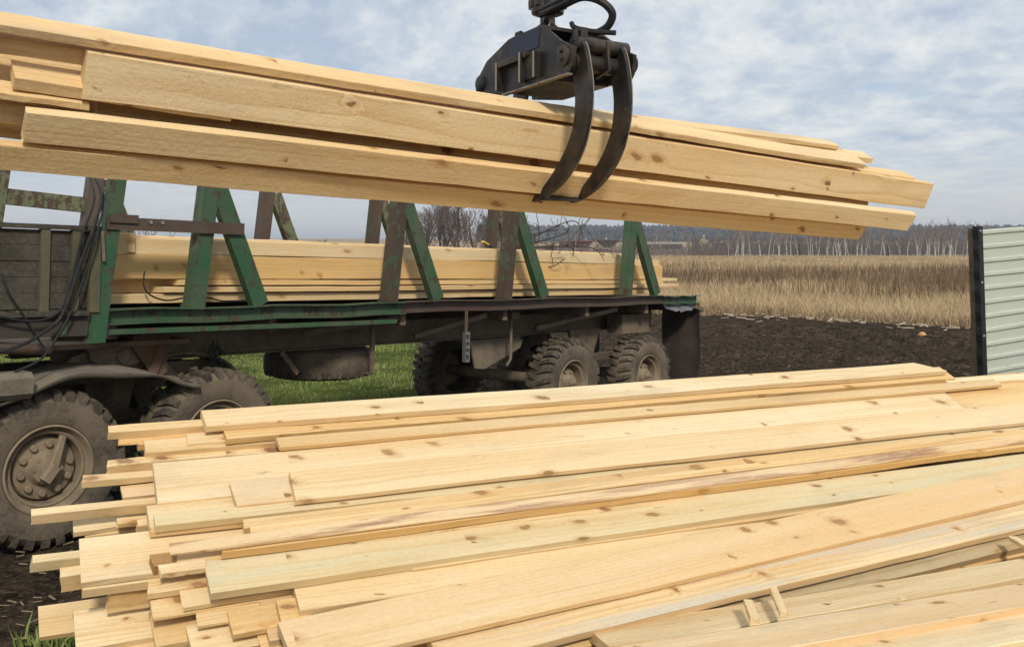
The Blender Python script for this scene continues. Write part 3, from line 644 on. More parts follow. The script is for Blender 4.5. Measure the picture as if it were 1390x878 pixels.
# ---- wheels
def wheel(parent, s, y, z, rad, rim_r, style, spin=0.0, width=.33, side=1):
    """outer face at y, body behind it (side=1: outer face towards the camera)"""
    k = side
    def yy(v): return k*v
    Rr = rad
    rim = MB(); prof = [(.03, rim_r*1.02), (.0, rim_r*1.03), (-.006, rim_r*.985), (.004, rim_r*.955), (.035, rim_r*.93), (.05, rim_r*.88), (.042, rim_r*.84), (.052, rim_r*.80), (.13, rim_r*.765), (.16, rim_r*.755), (.165, .0)]
    rim.lathe([(yy(a), r_) for a, r_ in prof], (s, y, z), 'y', 56)
    ro = rim.build('wheel', RIM, parent, True)
    ty_ = MB(); W2 = width
    tp = [(.035, rim_r*1.0), (.0, rim_r*1.05), (-.012, rim_r*1.16), (-.016, rim_r*1.22), (-.022, rim_r+.45*(Rr-rim_r)), (-.018, rim_r+.66*(Rr-rim_r)), (.004, Rr-.07), (.03, Rr-.045), (.09, Rr-.03), (W2/2, Rr-.025), (W2-.09, Rr-.03), (W2-.03, Rr-.045), (W2, Rr-.07), (W2+.018, rim_r+.6*(Rr-rim_r)), (W2, rim_r*1.05), (W2-.03, rim_r)]
    ty_.lathe([(yy(a), r_) for a, r_ in tp], (s, y, z), 'y', 72)
    to = ty_.build('tyre', TYRE, ro, True)
    tr_ = MB(); nl = 30
    for i in range(nl):
        for half in (0, 1):
            a0 = 2*math.pi*(i+.5*half)/nl+spin+random.uniform(-.03, .03)
            # lug: runs from the shoulder towards the middle, slanted
            sh = -.018 if half == 0 else W2+.018
            mid = .15 if half == 0 else W2-.15
            sl2 = .10
            def pt(a, v, r_): return (s+r_*math.cos(a), y+yy(v), z+r_*math.sin(a))
            hw0, hw1 = .052, .036
            vs = []
            rj = random.uniform(-.014, .004); hw0 *= random.uniform(.8, 1.2)
            for (v, a, hw, ro_, ri_) in ((sh, a0, hw0, Rr-.055+rj, Rr-.115), (sh+(.012 if half == 0 else -.012), a0, hw0, Rr-.018+rj, Rr-.08), (sh+(.05 if half == 0 else -.05), a0+sl2*.25, hw0*.95, Rr+rj, Rr-.05), (mid, a0+sl2, hw1, Rr+rj, Rr-.04)):
                vs += [pt(a-hw, v, ro_), pt(a+hw, v, ro_), pt(a+hw, v, ri_), pt(a-hw, v, ri_)]
            fs = [(0, 1, 2, 3), (15, 14, 13, 12)]
            for j in range(3):
                for e in range(4): fs.append((j*4+e, j*4+(e+1) % 4, (j+1)*4+(e+1) % 4, (j+1)*4+e))
            tr_.add(vs, fs)
    tr_.build('tread', TREAD, ro)
    hub = MB()
    if style == 'drive':
        hub.lathe([(yy(.13), rim_r*.74), (yy(.10), rim_r*.70), (yy(.09), rim_r*.60), (yy(.085), rim_r*.42), (yy(.06), rim_r*.36), (yy(.035), rim_r*.33), (yy(.02), rim_r*.24), (yy(.012), rim_r*.10), (yy(.012), 0)], (s, y, z), 'y', 32)
        ho = hub.build('hub', RIM, ro, True)
        for i in range(10):
            a = i*2*math.pi/10+.2
            MB().lathe([(yy(.09), .028), (yy(.068), .028), (yy(.058), .022), (yy(.058), 0)], (s+rim_r*.56*math.cos(a), y, z+rim_r*.56*math.sin(a)), 'y', 10).build('wheel_nut', RIM, ho)
        for i in range(8):
            a = i*2*math.pi/8
            MB().lathe([(yy(.04), .016), (yy(.022), .016), (yy(.022), 0)], (s+rim_r*.29*math.cos(a), y, z+rim_r*.29*math.sin(a)), 'y', 8).build('hub_bolt', RIM, ho)
        # cover arm of the tyre inflation line
        MB().beam((s+.01, y+yy(.01), z-.05), (s+.10, y+yy(.02), z+rim_r*.74), .085, .05, up=(0, 1, 0), c=.012, w1=.05).build('valve_arm', RIM, ho)
        MB().beam((s-.035, y+yy(.0), z-.08), (s+.045, y+yy(.0), z+.02), .10, .05, up=(0, 1, 0), c=.02).build('valve_cap', RIM, ho)
    else:
        hub.lathe([(yy(.15), rim_r*.66), (yy(.12), rim_r*.60), (yy(.11), rim_r*.40), (yy(.05), rim_r*.34), (yy(.035), rim_r*.30), (yy(.03), rim_r*.12), (yy(.03), 0)], (s, y, z), 'y', 28)
        ho = hub.build('hub', RIM, ro, True)
        for i in range(8):
            a = i*2*math.pi/8+.3
            MB().lathe([(yy(.115), .022), (yy(.09), .022), (yy(.09), 0)], (s+rim_r*.50*math.cos(a), y, z+rim_r*.50*math.sin(a)), 'y', 8).build('wheel_nut', RIM, ho)
        MB().beam((s-.06, y+yy(.025), z), (s+.06, y+yy(.025), z+.012), .05, .03, up=(0, 1, 0), c=.008).build('hub_cap', RIM, ho)
    return ro
wheel(tractor, .0, .0, .545, .60, .325, 'drive', 0.05)
wheel(tractor, 1.42, .0, .60, .60, .325, 'drive', .13)
wheel(tractor, .0, 2.35, .545, .60, .325, 'plain', .0, .33, -1); wheel(tractor, 1.42, 2.35, .60, .60, .325, 'plain', .1, .33, -1)
wheel(trailer, 6.42, .0, .66, .57, .29, 'plain', .02); wheel(trailer, 8.14, .0, .62, .57, .29, 'plain', .11)
wheel(trailer, 6.42, 2.35, .66, .57, .29, 'plain', .0, .33, -1); wheel(trailer, 8.14, 2.35, .62, .57, .29, 'plain', .0, .33, -1)
# spare wheel, lying flat under the beams
mb = MB(); cs = (3.22, .98, 1.075)
mb.lathe([(-.13, .28), (-.165, .36), (-.165, .45), (-.135, .53), (-.06, .575), (.05, .575), (.125, .54), (.155, .47), (.155, .36), (.12, .28)], cs, 'z', 60)
spare = mb.build('spare_tyre', TYRE, trailer, True)
mb = MB()
for i in range(34):
    a = 2*math.pi*i/34
    for zc, da in ((-.10, 0),):
        p = Vector((cs[0]+.555*math.cos(a+da), cs[1]+.555*math.sin(a+da), cs[2]+zc)); d = Vector((math.cos(a+da), math.sin(a+da), 0))
        mb.beam(p-d*.012+Vector((0, 0, -.035)), p-d*.002+Vector((0, 0, .04)), .04, .035, up=d)
tag(mb.build('tread', TREAD, spare), kind='stuff')
MB().beam((3.42, .36, 1.5), (3.42, .36, .98), .03, .05).beam((3.42, .36, .975), (3.42, 1.5, .955), .05, .02).build('spare_strap', CHASSIS, trailer)
MB().beam((2.42, .55, 1.24), (2.62, .55, 1.02), .03, .05).build('spare_arm', CHASSIS, trailer)
# landing / coupling parts seen above the rear wheels
MB().prism([(-.16, .0), (.20, .02), (.12, -.16), (.13, -.36), (.02, -.42), (-.06, -.30), (-.20, -.12)], .10, Matrix.Translation((1.0, .42, 1.52))).build('landing_bracket', LOGBRACKET, trailer)
MB().beam((1.12, .40, 1.52), (.98, .40, 1.10), .10, .09, c=.01).build('landing_leg', LOGBRACKET, trailer)
MB().box(-.8, 1.3, .3, 2.1, 1.40, 1.44).build('coupling_plate', CHASSIS, trailer)
# tractor body parts
for y in (.75, 1.45): MB().box(-2.2, 1.9, y, y+.09, .98, 1.20).build('frame_rail', CHASSIS, tractor)
mb = MB(); pr = [(-.26, 0), (.26, 0), (.22, -.14), (.0, -.20), (-.22, -.12)]
mb.prism(pr, .07, Matrix.Translation((.72, .46, 1.40))).build('fifth_wheel_saddle', CHASSIS_LT, tractor)
mb = MB(); mb.lathe([(.0, .0), (.0, .055), (.05, .06)], (.76, .40, 1.31), 'y', 14).lathe([(-.012, 0), (-.012, .03), (.0, .03)], (.76, .40, 1.31), 'y', 10); mb.build('saddle_pin', CHASSIS_LT, tractor, True)
MB().prism([(-.55, -.22), (.62, -.22), (.45, -.02), (-.15, .05), (-.30, .0)], .05, Matrix.Translation((.68, .52, 1.32))).build('saddle_base', CHASSIS_LT, tractor)
for s, z in ((0, .545), (1.42, .60)): MB().tube([(s, .2, z), (s, 2.2, z)], .09, 12).lathe([(-.2, 0), (-.16, .12), (0, .2), (.16, .12), (.2, 0)], (s, 1.15, z), 'x', 20).build('axle', CHASSIS, tractor, True)
for k in range(6): MB().beam((-.1, .58, .80-.016*k), (1.5, .58, .84-.016*k), .09, .013).build('spring_leaf', CHASSIS, tractor)
MB().prism([(-.25, .35), (.25, .35), (.16, -.1), (-.16, -.1)], .06, Matrix.Translation((.71, .56, .92))).build('spring_trunnion', CHASSIS, tractor)
# fender: bent sheet over the two wheels
pro = [(-1.0, .80), (-.75, 1.0), (-.5, 1.06), (-.25, 1.15), (.0, 1.245), (.25, 1.27), (.55, 1.26), (.8, 1.21), (1.0, 1.14), (1.2, 1.11)]
pc = catmull([(a, 0, z) for a, z in pro], 5)
def fender(y0, y1):
    mb = MB(); ny_ = 6; m_ = len(pc)
    for p in pc:
        for j in range(ny_+1):
            t = j/ny_; mb.v.append((p.x+.02*math.sin(j*2+p.x*4), y0+(y1-y0)*t+.012*math.sin(p.x*7), p.z+.012*math.sin(p.x*9+j)-.02*(1-t)**3))
    # hanging lip on the outside
    for i in range(m_-1):
        for j in range(ny_): mb.f.append((i*(ny_+1)+j, i*(ny_+1)+j+1, (i+1)*(ny_+1)+j+1, (i+1)*(ny_+1)+j))
    b0 = len(mb.v)
    for i, p in enumerate(pc):
        v = mb.v[i*(ny_+1)]; mb.v.append((v[0], v[1]+.005, v[2]-.035-.012*math.sin(p.x*5)))
    for i in range(m_-1): mb.f.append((i*(ny_+1), (i+1)*(ny_+1), b0+i+1, b0+i))
    o = mb.build('fender', FENDER, tractor, True); sd = o.modifiers.new('solid', 'SOLIDIFY'); sd.thickness = .012; return o
fender(-.10, .55)
mb = MB(); pc2 = catmull([(.95, 0, 1.16), (1.2, 0, 1.27), (1.55, 0, 1.29), (1.85, 0, 1.20), (2.06, 0, 1.02)], 5)
for p in pc2:
    for j in range(4): mb.v.append((p.x, .62+j*.12, p.z))
for i in range(len(pc2)-1):
    for j in range(3): mb.f.append((i*4+j, i*4+j+1, (i+1)*4+j+1, (i+1)*4+j))
o = mb.build('fender', FENDER, tractor, True); sd = o.modifiers.new('solid', 'SOLIDIFY'); sd.thickness = .03
MB().beam((-.9, -.05, 1.20), (-.20, -.05, 1.20), .22, .19, c=.04).build('rubber_buffer', FENDER, tractor)
MB().box(-2.4, -.6, .3, 2.1, 1.05, 1.25).build('cab_frame', CHASSIS, tractor)

# ---- load on the trailer
def TP(s, y, z): return TM @ Vector((s, y, z))
def load(label, s0, s1, y0, y1, z0, z1, mat, tint=None, **kw):
    kw.setdefault('bow', random.uniform(-.01, .01))
    return put_plank(label, TP(s0, y0, z1), TX, TY, s1-s0, y1-y0, z1-z0, mat, 'planks loaded on the trailer', tint=tint, **kw)
load('long beam with knots, front of the load on the trailer', .50, 9.02, .36, .50, 1.955, 2.165, W_EDGE, tint=1.05)
load('upper board resting on the knotty beam of the trailer load', .82, 7.95, .37, .56, 2.168, 2.30, W_PALE)
load('short board end at the front top corner of the trailer load', .45, .80, .34, .52, 2.17, 2.335, W_PINK)
load('thin upper front board in the lower part of the trailer load', 1.2, 9.0, .34, .54, 1.895, 1.945, W_FRESH)
load('pointed board with its end showing behind the first green stake', 1.05, 9.4, .30, .50, 1.835, 1.885, W_FRESH)
load('lowest front board of the trailer load', .45, 8.7, .33, .53, 1.745, 1.825, W_FRESH, tint=.95)
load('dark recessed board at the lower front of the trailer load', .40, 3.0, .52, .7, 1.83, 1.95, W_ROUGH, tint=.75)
load('thin board sticking out furthest at the tail of the trailer load', 3.0, 9.75, .55, .85, 1.92, 1.965, W_PALE)
load('second beam behind the knotty beam on the trailer', .9, 9.3, .60, .80, 1.97, 2.24, W_FRESH)
for i, y in enumerate((.57, .78, .99, 1.20, 1.41, 1.62, 1.83)):
    load(('pale top board of the trailer load nearest the viewer', 'second pale top board of the trailer load', 'third pale top board of the trailer load', 'fourth pale top board of the trailer load', 'fifth pale top board of the trailer load', 'sixth pale top board of the trailer load', 'pale top board of the trailer load at its far edge')[i], .85+.1*math.sin(i*2), 8.2+.5*math.sin(i*1.7), y, y+.2, 2.262+.012*math.sin(i*2.3), 2.322+.012*math.sin(i*2.3), W_PALE)
for i, y in enumerate((.82, 1.1, 1.4, 1.7)):
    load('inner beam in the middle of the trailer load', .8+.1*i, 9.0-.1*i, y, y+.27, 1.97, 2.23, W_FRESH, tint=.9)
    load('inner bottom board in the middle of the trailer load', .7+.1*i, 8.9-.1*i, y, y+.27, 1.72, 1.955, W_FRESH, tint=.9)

# ---- grapple
GC = at(782, 80, 5.19)                                     # front hinge
GN = Vector((.5529, -.8314, 0)).normalized(); GE = Vector((.8327, .5537, 0)).normalized()
GE = Vector((-GN.y, GN.x, 0))
GM = Matrix(((GN.x, GE.x, 0, GC.x), (GN.y, GE.y, 0, GC.y), (0, 0, 1, GC.z), (0, 0, 0, 1)))   # x towards the viewer, y along the planks, z up
grap = tag(empty('timber_grapple', GM), 'black hydraulic timber grapple holding the hanging planks', 'grapple')
def prof_poly(outer, inner): return catmull2(outer)+catmull2(inner)[::-1]
def catmull2(p): return [(v.x, v.z) for v in catmull([(a, 0, c_) for a, c_ in p], 5)]
TS = .955
tine_out = [(-.03, .11), (.07, .08), (.115, -.05), (.135, -.20), (.115, -.38), (.03, -.56), (-.13, -.70), (-.30, -.775), (-.44, -.80)]
tine_in = [(-.09, .08), (-.085, -.02), (-.045, -.12), (-.03, -.24), (-.05, -.38), (-.12, -.51), (-.23, -.63), (-.34, -.72), (-.44, -.795)]
tine_out = [(a, c_*TS) for a, c_ in tine_out]; tine_in = [(a+.036, c_*TS) for a, c_ in tine_in[:-1]]+[(tine_in[-1][0], tine_in[-1][1]*TS)]
BW = .84
def Tm(x, y, z): return Matrix.Translation((x, y, z))
for y in (.0, .27):
    t = MB().prism(prof_poly(tine_out, tine_in), .024, Tm(0, y, 0)).build('tine', BLACK, grap)
    o_ = catmull([(a, 0, c_) for a, c_ in tine_out], 5)
    e = MB()
    for a, c_ in zip(o_[4:-1], o_[5:]): e.beam((a.x+.001, y+.0125, a.z), (c_.x+.001, y+.0125, c_.z), .004, .006, up=(0, 1, 0))
    e.build('worn_edge', STEELEDGE, t)
for y in (.05, .24):
    MB().prism([(-BW-x, z) for x, z in prof_poly(tine_out, tine_in)], .024, Tm(0, y, 0)).build('tine', BLACK, grap)
MB().box(-.40, -.30, .0, .27, -.752, -.738).build('tine_tip_bar', BLACK, grap)
MB().tube([(.02, -.03, .075), (.02, .33, .075)], .045, 14).build('upper_hinge_tube', BLACK, grap, True)
MB().tube([(.0, -.03, -.02), (.0, .33, -.02)], .050, 14).build('hinge_tube', BLACK, grap, True)
MB().prism([(-.05, .12), (.06, .10), (.075, -.06), (-.04, -.09)], .016, Tm(.01, .165, 0)).build('middle_web', BLACK, grap)
plate = [(.07, .05), (.055, -.055), (.03, -.085), (-.62, -.115), (-.92, -.075), (-.93, -.01), (-.80, .105), (-.56, .195), (-.50, .202), (-.22, .218), (-.05, .10)]
for k, y in enumerate((-.06, .36)):
    pl_ = MB().prism(plate, .022, Tm(0, y, 0)).build('side_plate', BLACK, grap)
    MB().lathe([(-.016, 0), (-.016, .052), (-.012, .058), (.0, .058)], (-.015, y-.011 if k == 0 else y+.046, .01), 'y', 24).build('hinge_cap', BLACK, pl_, True)
    MB().lathe([(-.016, 0), (-.016, .042), (-.012, .048), (.0, .048)], (-.865, y-.011 if k == 0 else y+.044, -.02), 'y', 24).build('hinge_cap', BLACK, pl_, True)
    if k == 0:
        for x, z in ((-.02, .035), (-.02, -.01)): MB().lathe([(-.012, 0), (-.012, .011), (.018, .011)], (x+.003, y-.030, z), 'y', 8).build('cap_bolt', BLACK, pl_)
        for x, za, zb in ((-.63, .065, -.10), (-.385, .085, -.085), (-.245, .07, -.075)):
            MB().box(x, x+.012, y-.055, y-.0115, zb, za).build('stiffener', BLACK, pl_)
            MB().box(x-.001, x+.013, y-.058, y-.0555, zb, za).build('worn_edge', STEELEDGE, pl_)
        MB().beam((-.615, y-.03, .05), (-.385, y-.03, .06), .045, .035, up=(0, 0, 1)).build('cross_rib', BLACK, pl_)
        MB().box(-.372, -.247, y-.026, y-.0115, -.07, .068).build('pocket_plate', BLACK, pl_)
        MB().prism([(-.53, .188), (-.235, .206), (-.25, .10), (-.53, .075)], .004, Tm(0, y-.0135, 0)).build('blue_painted_patch', BLUEPATCH, pl_)
        MB().beam((-.62, y-.005, -.122), (.03, y-.005, -.092), .035, .008).build('worn_edge', STEELEDGE, pl_)
        MB().lathe([(-.02, 0), (-.02, .02), (0, .02)], (-.345, y-.03, .07), 'y', 6).build('nut', BLACK, pl_)
# closing plates between the two sides
MB().beam((-.55, .15, .19), (-.21, .15, .206), .40, .02).build('top_plate', BLACK, grap)
MB().beam((-.80, .15, .095), (-.56, .15, .182), .40, .02).build('top_plate', BLACK, grap)
MB().beam((-.60, .15, -.10), (-.15, .15, -.085), .39, .03).build('bottom_plate', BLACK, grap)
MB().tube([(-.70, .17, .02), (-.12, .17, .07)], .055, 14).build('cylinder', BLACK, grap, True)
MB().prism([(-.74, .13), (-.60, .245), (-.55, .30), (-.45, .30), (-.38, .25), (-.02, .14), (-.10, .11), (-.22, .15)], .03, Tm(0, .17, 0)).build('neck_gusset', BLACK, grap)
MB().prism([(-.19, .19), (-.05, .30), (.05, .30), (.19, .19)], .03, Tm(-.50, .17, 0) @ Matrix.Rotation(R(90), 4, 'Z')).build('neck_gusset', BLACK, grap)
MB().lathe([(.24, .062), (.27, .055), (.30, .046), (.36, .044), (.37, .0)], (-.50, .17, 0), 'z', 24).build('neck', BLACK, grap, True)
MB().lathe([(.355, .0), (.355, .07), (.365, .095), (.39, .10), (.40, .098), (.50, .098), (.51, .108), (.54, .108), (.55, .08), (.85, .075), (.85, 0)], (-.50, .17, 0), 'z', 28).build('rotator', BLACK, grap, True)
for i in range(10):
    a = i*2*math.pi/10
    MB().box(-.50+.10*math.cos(a)-.014, -.50+.10*math.cos(a)+.014, .17+.10*math.sin(a)-.014, .17+.10*math.sin(a)+.014, .40, .44).build('rotator_bolt', BLACK, grap)
MB().tube([(-.47, .14, .32), (-.40, .09, .318), (-.35, .06, .31)], .022, 8).tube([(-.35, .06, .31), (-.32, .045, .305)], .026, 6).build('hose_fitting', BLACK, grap, True)
MB().tube([(-.58, .02, .19), (-.575, .02, .235)], .018, 8).tube([(-.60, .02, .24), (-.56, .02, .24)], .02, 8).build('grease_nipple', BLACK, grap, True)
MB().tube([(.02, -.02, .09), (.02, -.02, .15)], .018, 8).build('hose_stub', BLACK, grap, True)
MB().box(.0, .045, .0, .045, .10, .165).build('hose_block', BLACK, grap)
def hose(label, pts, r_, cat='hose', name='hose', mat=HOSE, group=None, k=7):
    o = MB().tube(catmull(pts, k), r_, 8).build(name, mat, None, True); return tag(o, label, cat, group)
hose('black hydraulic hose looping out to the right above the grapple', [at(733, 20, 5.5), at(760, 10, 5.45), at(790, -3, 5.4), at(815, 2, 5.35), at(831, 18, 5.35), at(826, 35, 5.38), at(812, 44, 5.42), at(800, 45, 5.45)], .022)
hose('short hydraulic pipe curving into the grapple top from the rotator', [at(776, 32, 5.45), at(779, 37, 5.42), at(792, 41, 5.38), at(815, 44, 5.36), at(836, 45, 5.34)], .015)
hose('thin upper hydraulic hose running from the rotator out of the picture', [at(730, 14, 5.42), at(752, 4, 5.40), at(775, -6, 5.38), at(800, -16, 5.4)], .012)

# ---- cables on the trailer
def TPl(l): return [TP(*p) for p in l]
HG = 'hoses hanging over the wooden side board'
hose('thickest black hose hanging over the wooden side board', TPl([(.50, .6, 2.9), (.36, .05, 2.62), (.25, -.07, 2.36), (.14, -.08, 2.05), (.03, -.09, 1.72), (-.08, -.10, 1.60), (-.3, -.1, 1.48), (-.7, -.1, 1.40)]), .013)
hose('black hose hanging just left of the thickest hose', TPl([(.46, .6, 2.92), (.30, .04, 2.6), (.17, -.06, 2.30), (.10, -.07, 2.0), (.02, -.08, 1.75), (-.15, -.09, 1.66), (-.42, -.09, 1.70), (-.8, -.08, 1.85)]), .009)
hose('slim black hose dropping straight down past the side board', TPl([(.52, .6, 2.88), (.37, .05, 2.58), (.28, -.075, 2.33), (.20, -.085, 2.05), (.10, -.09, 1.75), (.0, -.08, 1.55), (-.12, -.08, 1.38), (-.3, -.08, 1.30)]), .009)
hose('thin lead hanging at the far left of the side board', TPl([(-.40, -.05, 2.0), (-.35, -.07, 1.86), (-.25, -.08, 1.70), (-.14, -.08, 1.52), (-.10, -.08, 1.46)]), .008)
hose('black wire drooping along the lower boards of the trailer load', TPl([(.85, .27, 2.02), (.84, .26, 1.90), (.90, .25, 1.82), (1.05, .25, 1.775), (1.25, .26, 1.80), (1.45, .27, 1.79), (1.6, .26, 1.76), (1.9, .26, 1.765)]), .007, cat='wire', name='wire')
st = tag(empty('ratchet_strap', TM), 'metal ratchet buckle on a strap hanging below the side rail', 'strap')
MB().beam((4.43, -.02, 1.62), (4.43, -.02, 1.38), .04, .006).build('webbing', WEBBING, st)
mb = MB()
for dx in (-.03, .03): mb.box(4.43+dx-.004, 4.43+dx+.004, -.05, .0, 1.06, 1.39)
for z in (1.07, 1.15, 1.22, 1.29, 1.37): mb.box(4.405, 4.455, -.04, -.01, z-.012, z+.012)
mb.build('ratchet_buckle', ZINC, st)
yl = tag(empty('strap_hook', TM), 'yellow strap hook lying on the load by a far stake', 'hook')
MB().beam((7.25, 2.25, 2.42), (7.08, 2.2, 2.46), .05, .03, c=.006).build('handle', YELLOW, yl)
MB().beam((7.25, 2.25, 2.42), (7.36, 2.25, 2.36), .03, .025, c=.004).build('claw', HOSE, yl)

# ---- corrugated fence panel
fx = Vector((.875, .485, 0)); f0 = Vector(((1339-CU)/FPX*9.0, 9.0, -.15)); lean_ = R(3.0)
fz = Vector((-math.sin(lean_)*.875, -math.sin(lean_)*.485, math.cos(lean_))).normalized(); fy = fz.cross(fx).normalized(); fx = fy.cross(fz)
FM = Matrix(((fx.x, fy.x, fz.x, f0.x), (fx.y, fy.y, fz.y, f0.y), (fx.z, fy.z, fz.z, f0.z), (0, 0, 0, 1)))
fen = tag(empty('metal_fence_panel', FM), 'pale grey-green ribbed metal fence panel with a black edge strip', 'fence')
pitch_ = .131; HT = 2.545
m, q, b = new_mat('pale_green_steel'); P = q.n('ShaderNodeTexCoord').outputs['Object']
cc = q.mix(q.noise(P, 3, 5, .6), (.43, .465, .385), (.50, .53, .45)); cc = q.mix(q.ramp(q.noise(q.mapping(P, (6, 6, 18)), 1.0, 5, .7), [(.56, 0.0), (.74, .6)]), cc, (.30, .30, .25))
q.set(b.inputs['Base Color'], cc); b.inputs['Roughness'].default_value = .5
msh = q.n('ShaderNodeTexVoronoi', {'Vector': q.mapping(P, (85, 1, 85)), 'Scale': 1.0, 'Randomness': .0}); bump(q, b, msh.outputs[0], .25, .002)
FENCEM = m
z = .02; mb = MB(); prof = []
while z < HT-.001:
    for dz, dy in ((0, 0), (.080, 0), (.094, -.019), (.116, -.019), (.129, 0)):
        if z+dz <= HT: prof.append((z+dz, dy))
    z += pitch_
n = len(prof); LF = 4.0
NC = 16
for c_ in range(NC+1):
    xx = LF*c_/NC
    for k_, (z_, y_) in enumerate(prof): mb.v.append((xx, y_+(.006*math.sin(xx*3.1+z_*2.2)*math.sin(z_*1.7+.6) if c_ else 0), z_+.003*math.sin(xx*2.3+k_*.2)))
for c_ in range(NC):
    for i in range(n-1): mb.f.append((c_*n+i, c_*n+i+1, (c_+1)*n+i+1, (c_+1)*n+i))
sheet = mb.build('ribbed_sheet', FENCEM, fen); sd = sheet.modifiers.new('solid', 'SOLIDIFY'); sd.thickness = .002
mb = MB(); k = 60
for i in range(k+1):
    z_ = .0+HT*i/k; wv_ = .006*math.sin(i*1.35)
    mb.v += [(-.030+wv_*.7, -.030, z_), (.034, -.030, z_), (.034, -.0225, z_), (-.030+wv_*.7, .03, z_)]
for i in range(k):
    for e in range(4): mb.f.append((i*4+e, i*4+(e+1) % 4, (i+1)*4+(e+1) % 4, (i+1)*4+e))
mb.f += [(0, 1, 2, 3), (k*4+3, k*4+2, k*4+1, k*4)]
es = mb.build('edge_strip', BLACKSTRIP, fen)
for z_ in (2.50, 2.02, 1.52, 1.0): MB().lathe([(-.008, 0), (-.008, .006), (-.004, .011), (0, .012)], (.0, -.030, z_), 'y', 10).build('screw', ZINC, es)
MB().box(-.01, .05, .034, .094, -.2, HT-.02).build('fence_post', CHASSIS, fen)
for z_ in (.4, 1.9): MB().box(.06, LF, .005, .04, z_, z_+.04).build('fence_rail', CHASSIS, fen)

# ------------------------------------------------------------ vegetation
def leaf_mat(name, stops, rough=.85):
    m, q, b = new_mat(name); a = q.n('ShaderNodeAttribute', attribute_name='tint')
    q.set(b.inputs['Base Color'], q.ramp(a.outputs['Fac'], stops)); b.inputs['Roughness'].default_value = rough; b.inputs['Specular IOR Level'].default_value = .15
    return m
def blades(name, x, y, h, w, lean, tint, mat, label, cat, segs=1):
    """one triangle (or bent pair) per blade, from arrays"""
    n = len(x); z = ground_z(x, y, False)-.03+(y > field_edge(x))*.05
    ang = rng.uniform(0, 2*np.pi, n); face = rng.uniform(-.6, .6, n)
    dx, dy = np.cos(ang)*lean*h, np.sin(ang)*lean*h
    wx, wy = np.cos(face)*w/2, np.sin(face)*w/2
    v = np.empty((n, 5, 3))
    v[:, 0] = np.stack([x-wx, y-wy, z], -1); v[:, 1] = np.stack([x+wx, y+wy, z], -1)
    v[:, 2] = np.stack([x+wx*.8+dx*.35, y+wy*.8+dy*.35, z+h*.55], -1); v[:, 3] = np.stack([x-wx*.8+dx*.35, y-wy*.8+dy*.35, z+h*.55], -1)
    v[:, 4] = np.stack([x+dx, y+dy, z+h], -1)
    me = bpy.data.meshes.new(name)
    me.vertices.add(n*5); me.vertices.foreach_set('co', v.reshape(-1))
    b5 = np.arange(n)*5
    quad = np.stack([b5, b5+1, b5+2, b5+3], -1); tri = np.stack([b5+3, b5+2, b5+4], -1)
    loops = np.concatenate([quad, tri], 1).reshape(-1)
    me.loops.add(len(loops)); me.loops.foreach_set('vertex_index', loops)
    starts = (np.arange(n)[:, None]*7+np.array([0, 4])[None]).reshape(-1)
    me.polygons.add(2*n); me.polygons.foreach_set('loop_start', starts)
    me.update(calc_edges=True); me.validate()
    at_ = me.attributes.new('tint', 'FLOAT', 'POINT'); at_.data.foreach_set('value', np.repeat(tint, 5))
    me.materials.append(mat); o = bpy.data.objects.new(name, me); COL.objects.link(o); return tag(o, label, cat, kind='stuff')
STRAW = leaf_mat('dry_straw', [(0, (.13, .088, .05)), (.35, (.25, .175, .10)), (.7, (.40, .295, .17)), (1, (.54, .42, .26))])
WEED = leaf_mat('dead_brown_weed', [(0, (.065, .042, .026)), (.5, (.13, .085, .05)), (1, (.24, .165, .095))])
GRASS = leaf_mat('green_grass', [(0, (.075, .115, .025)), (.45, (.165, .215, .058)), (.75, (.26, .285, .095)), (1, (.46, .38, .20))])
def field_points(n, d0, d1, u0, u1, power=1.0):
    inv = rng.uniform(1/d1**power, 1/d0**power, n); d = inv**(-1/power); u = rng.uniform(u0, u1, n)
    return (u-CU)/FPX*d, d
x, y = field_points(150000, 24, 230, 640, 1560)
k = y > field_edge(x)+rng.uniform(-.4, .8, len(x)); x, y = x[k], y[k]
patch = fbm(x, y, .16, 3, 1.0); band = np.clip((y-46)/10, 0, 1)*np.clip((105-y)/25, 0, 1)
tint = np.clip(.60+.38*patch+rng.normal(0, .16, len(x))-.15*band*(.5+fbm(x, y, .07, 2, 6)), 0, 1)
h = np.clip(rng.normal(.38, .16, len(x))*(1+.45*fbm(x, y, .35, 3, 4))*(1-.35*np.clip((y-90)/80, 0, 1)), .1, 1.2)
ed = np.clip((y-field_edge(x))/4.0, 0, 1); h = h*(.45+.55*ed); tint = np.clip(tint+.12*(1-ed), 0, 1)
blades('dry_grass', x, y, h, np.maximum(.014, y*.00045)*rng.uniform(.7, 1.6, len(x)), rng.uniform(.1, .75, len(x)), tint, STRAW, 'tall dry straw-coloured grass covering the field', 'grass')
x, y = field_points(36000, 38, 120, 640, 1560)
pw = fbm(x, y, .10, 3, 3.0); k = (y > field_edge(x)+4) & (pw+.7*(np.clip((y-45)/10, 0, 1)*np.clip((100-y)/25, 0, 1))-.78+.75*fbm(x, y, .045, 2, 9)+rng.normal(0, .25, len(x)) > 0); x, y = x[k], y[k]
blades('dead_weeds', x, y, rng.uniform(.5, 1.25, len(x)), np.maximum(.02, y*.0006)*rng.uniform(.6, 1.3, len(x)), rng.uniform(.02, .3, len(x)), rng.uniform(0, 1, len(x)), WEED, 'dark brown dead weeds standing in the dry field', 'weeds')
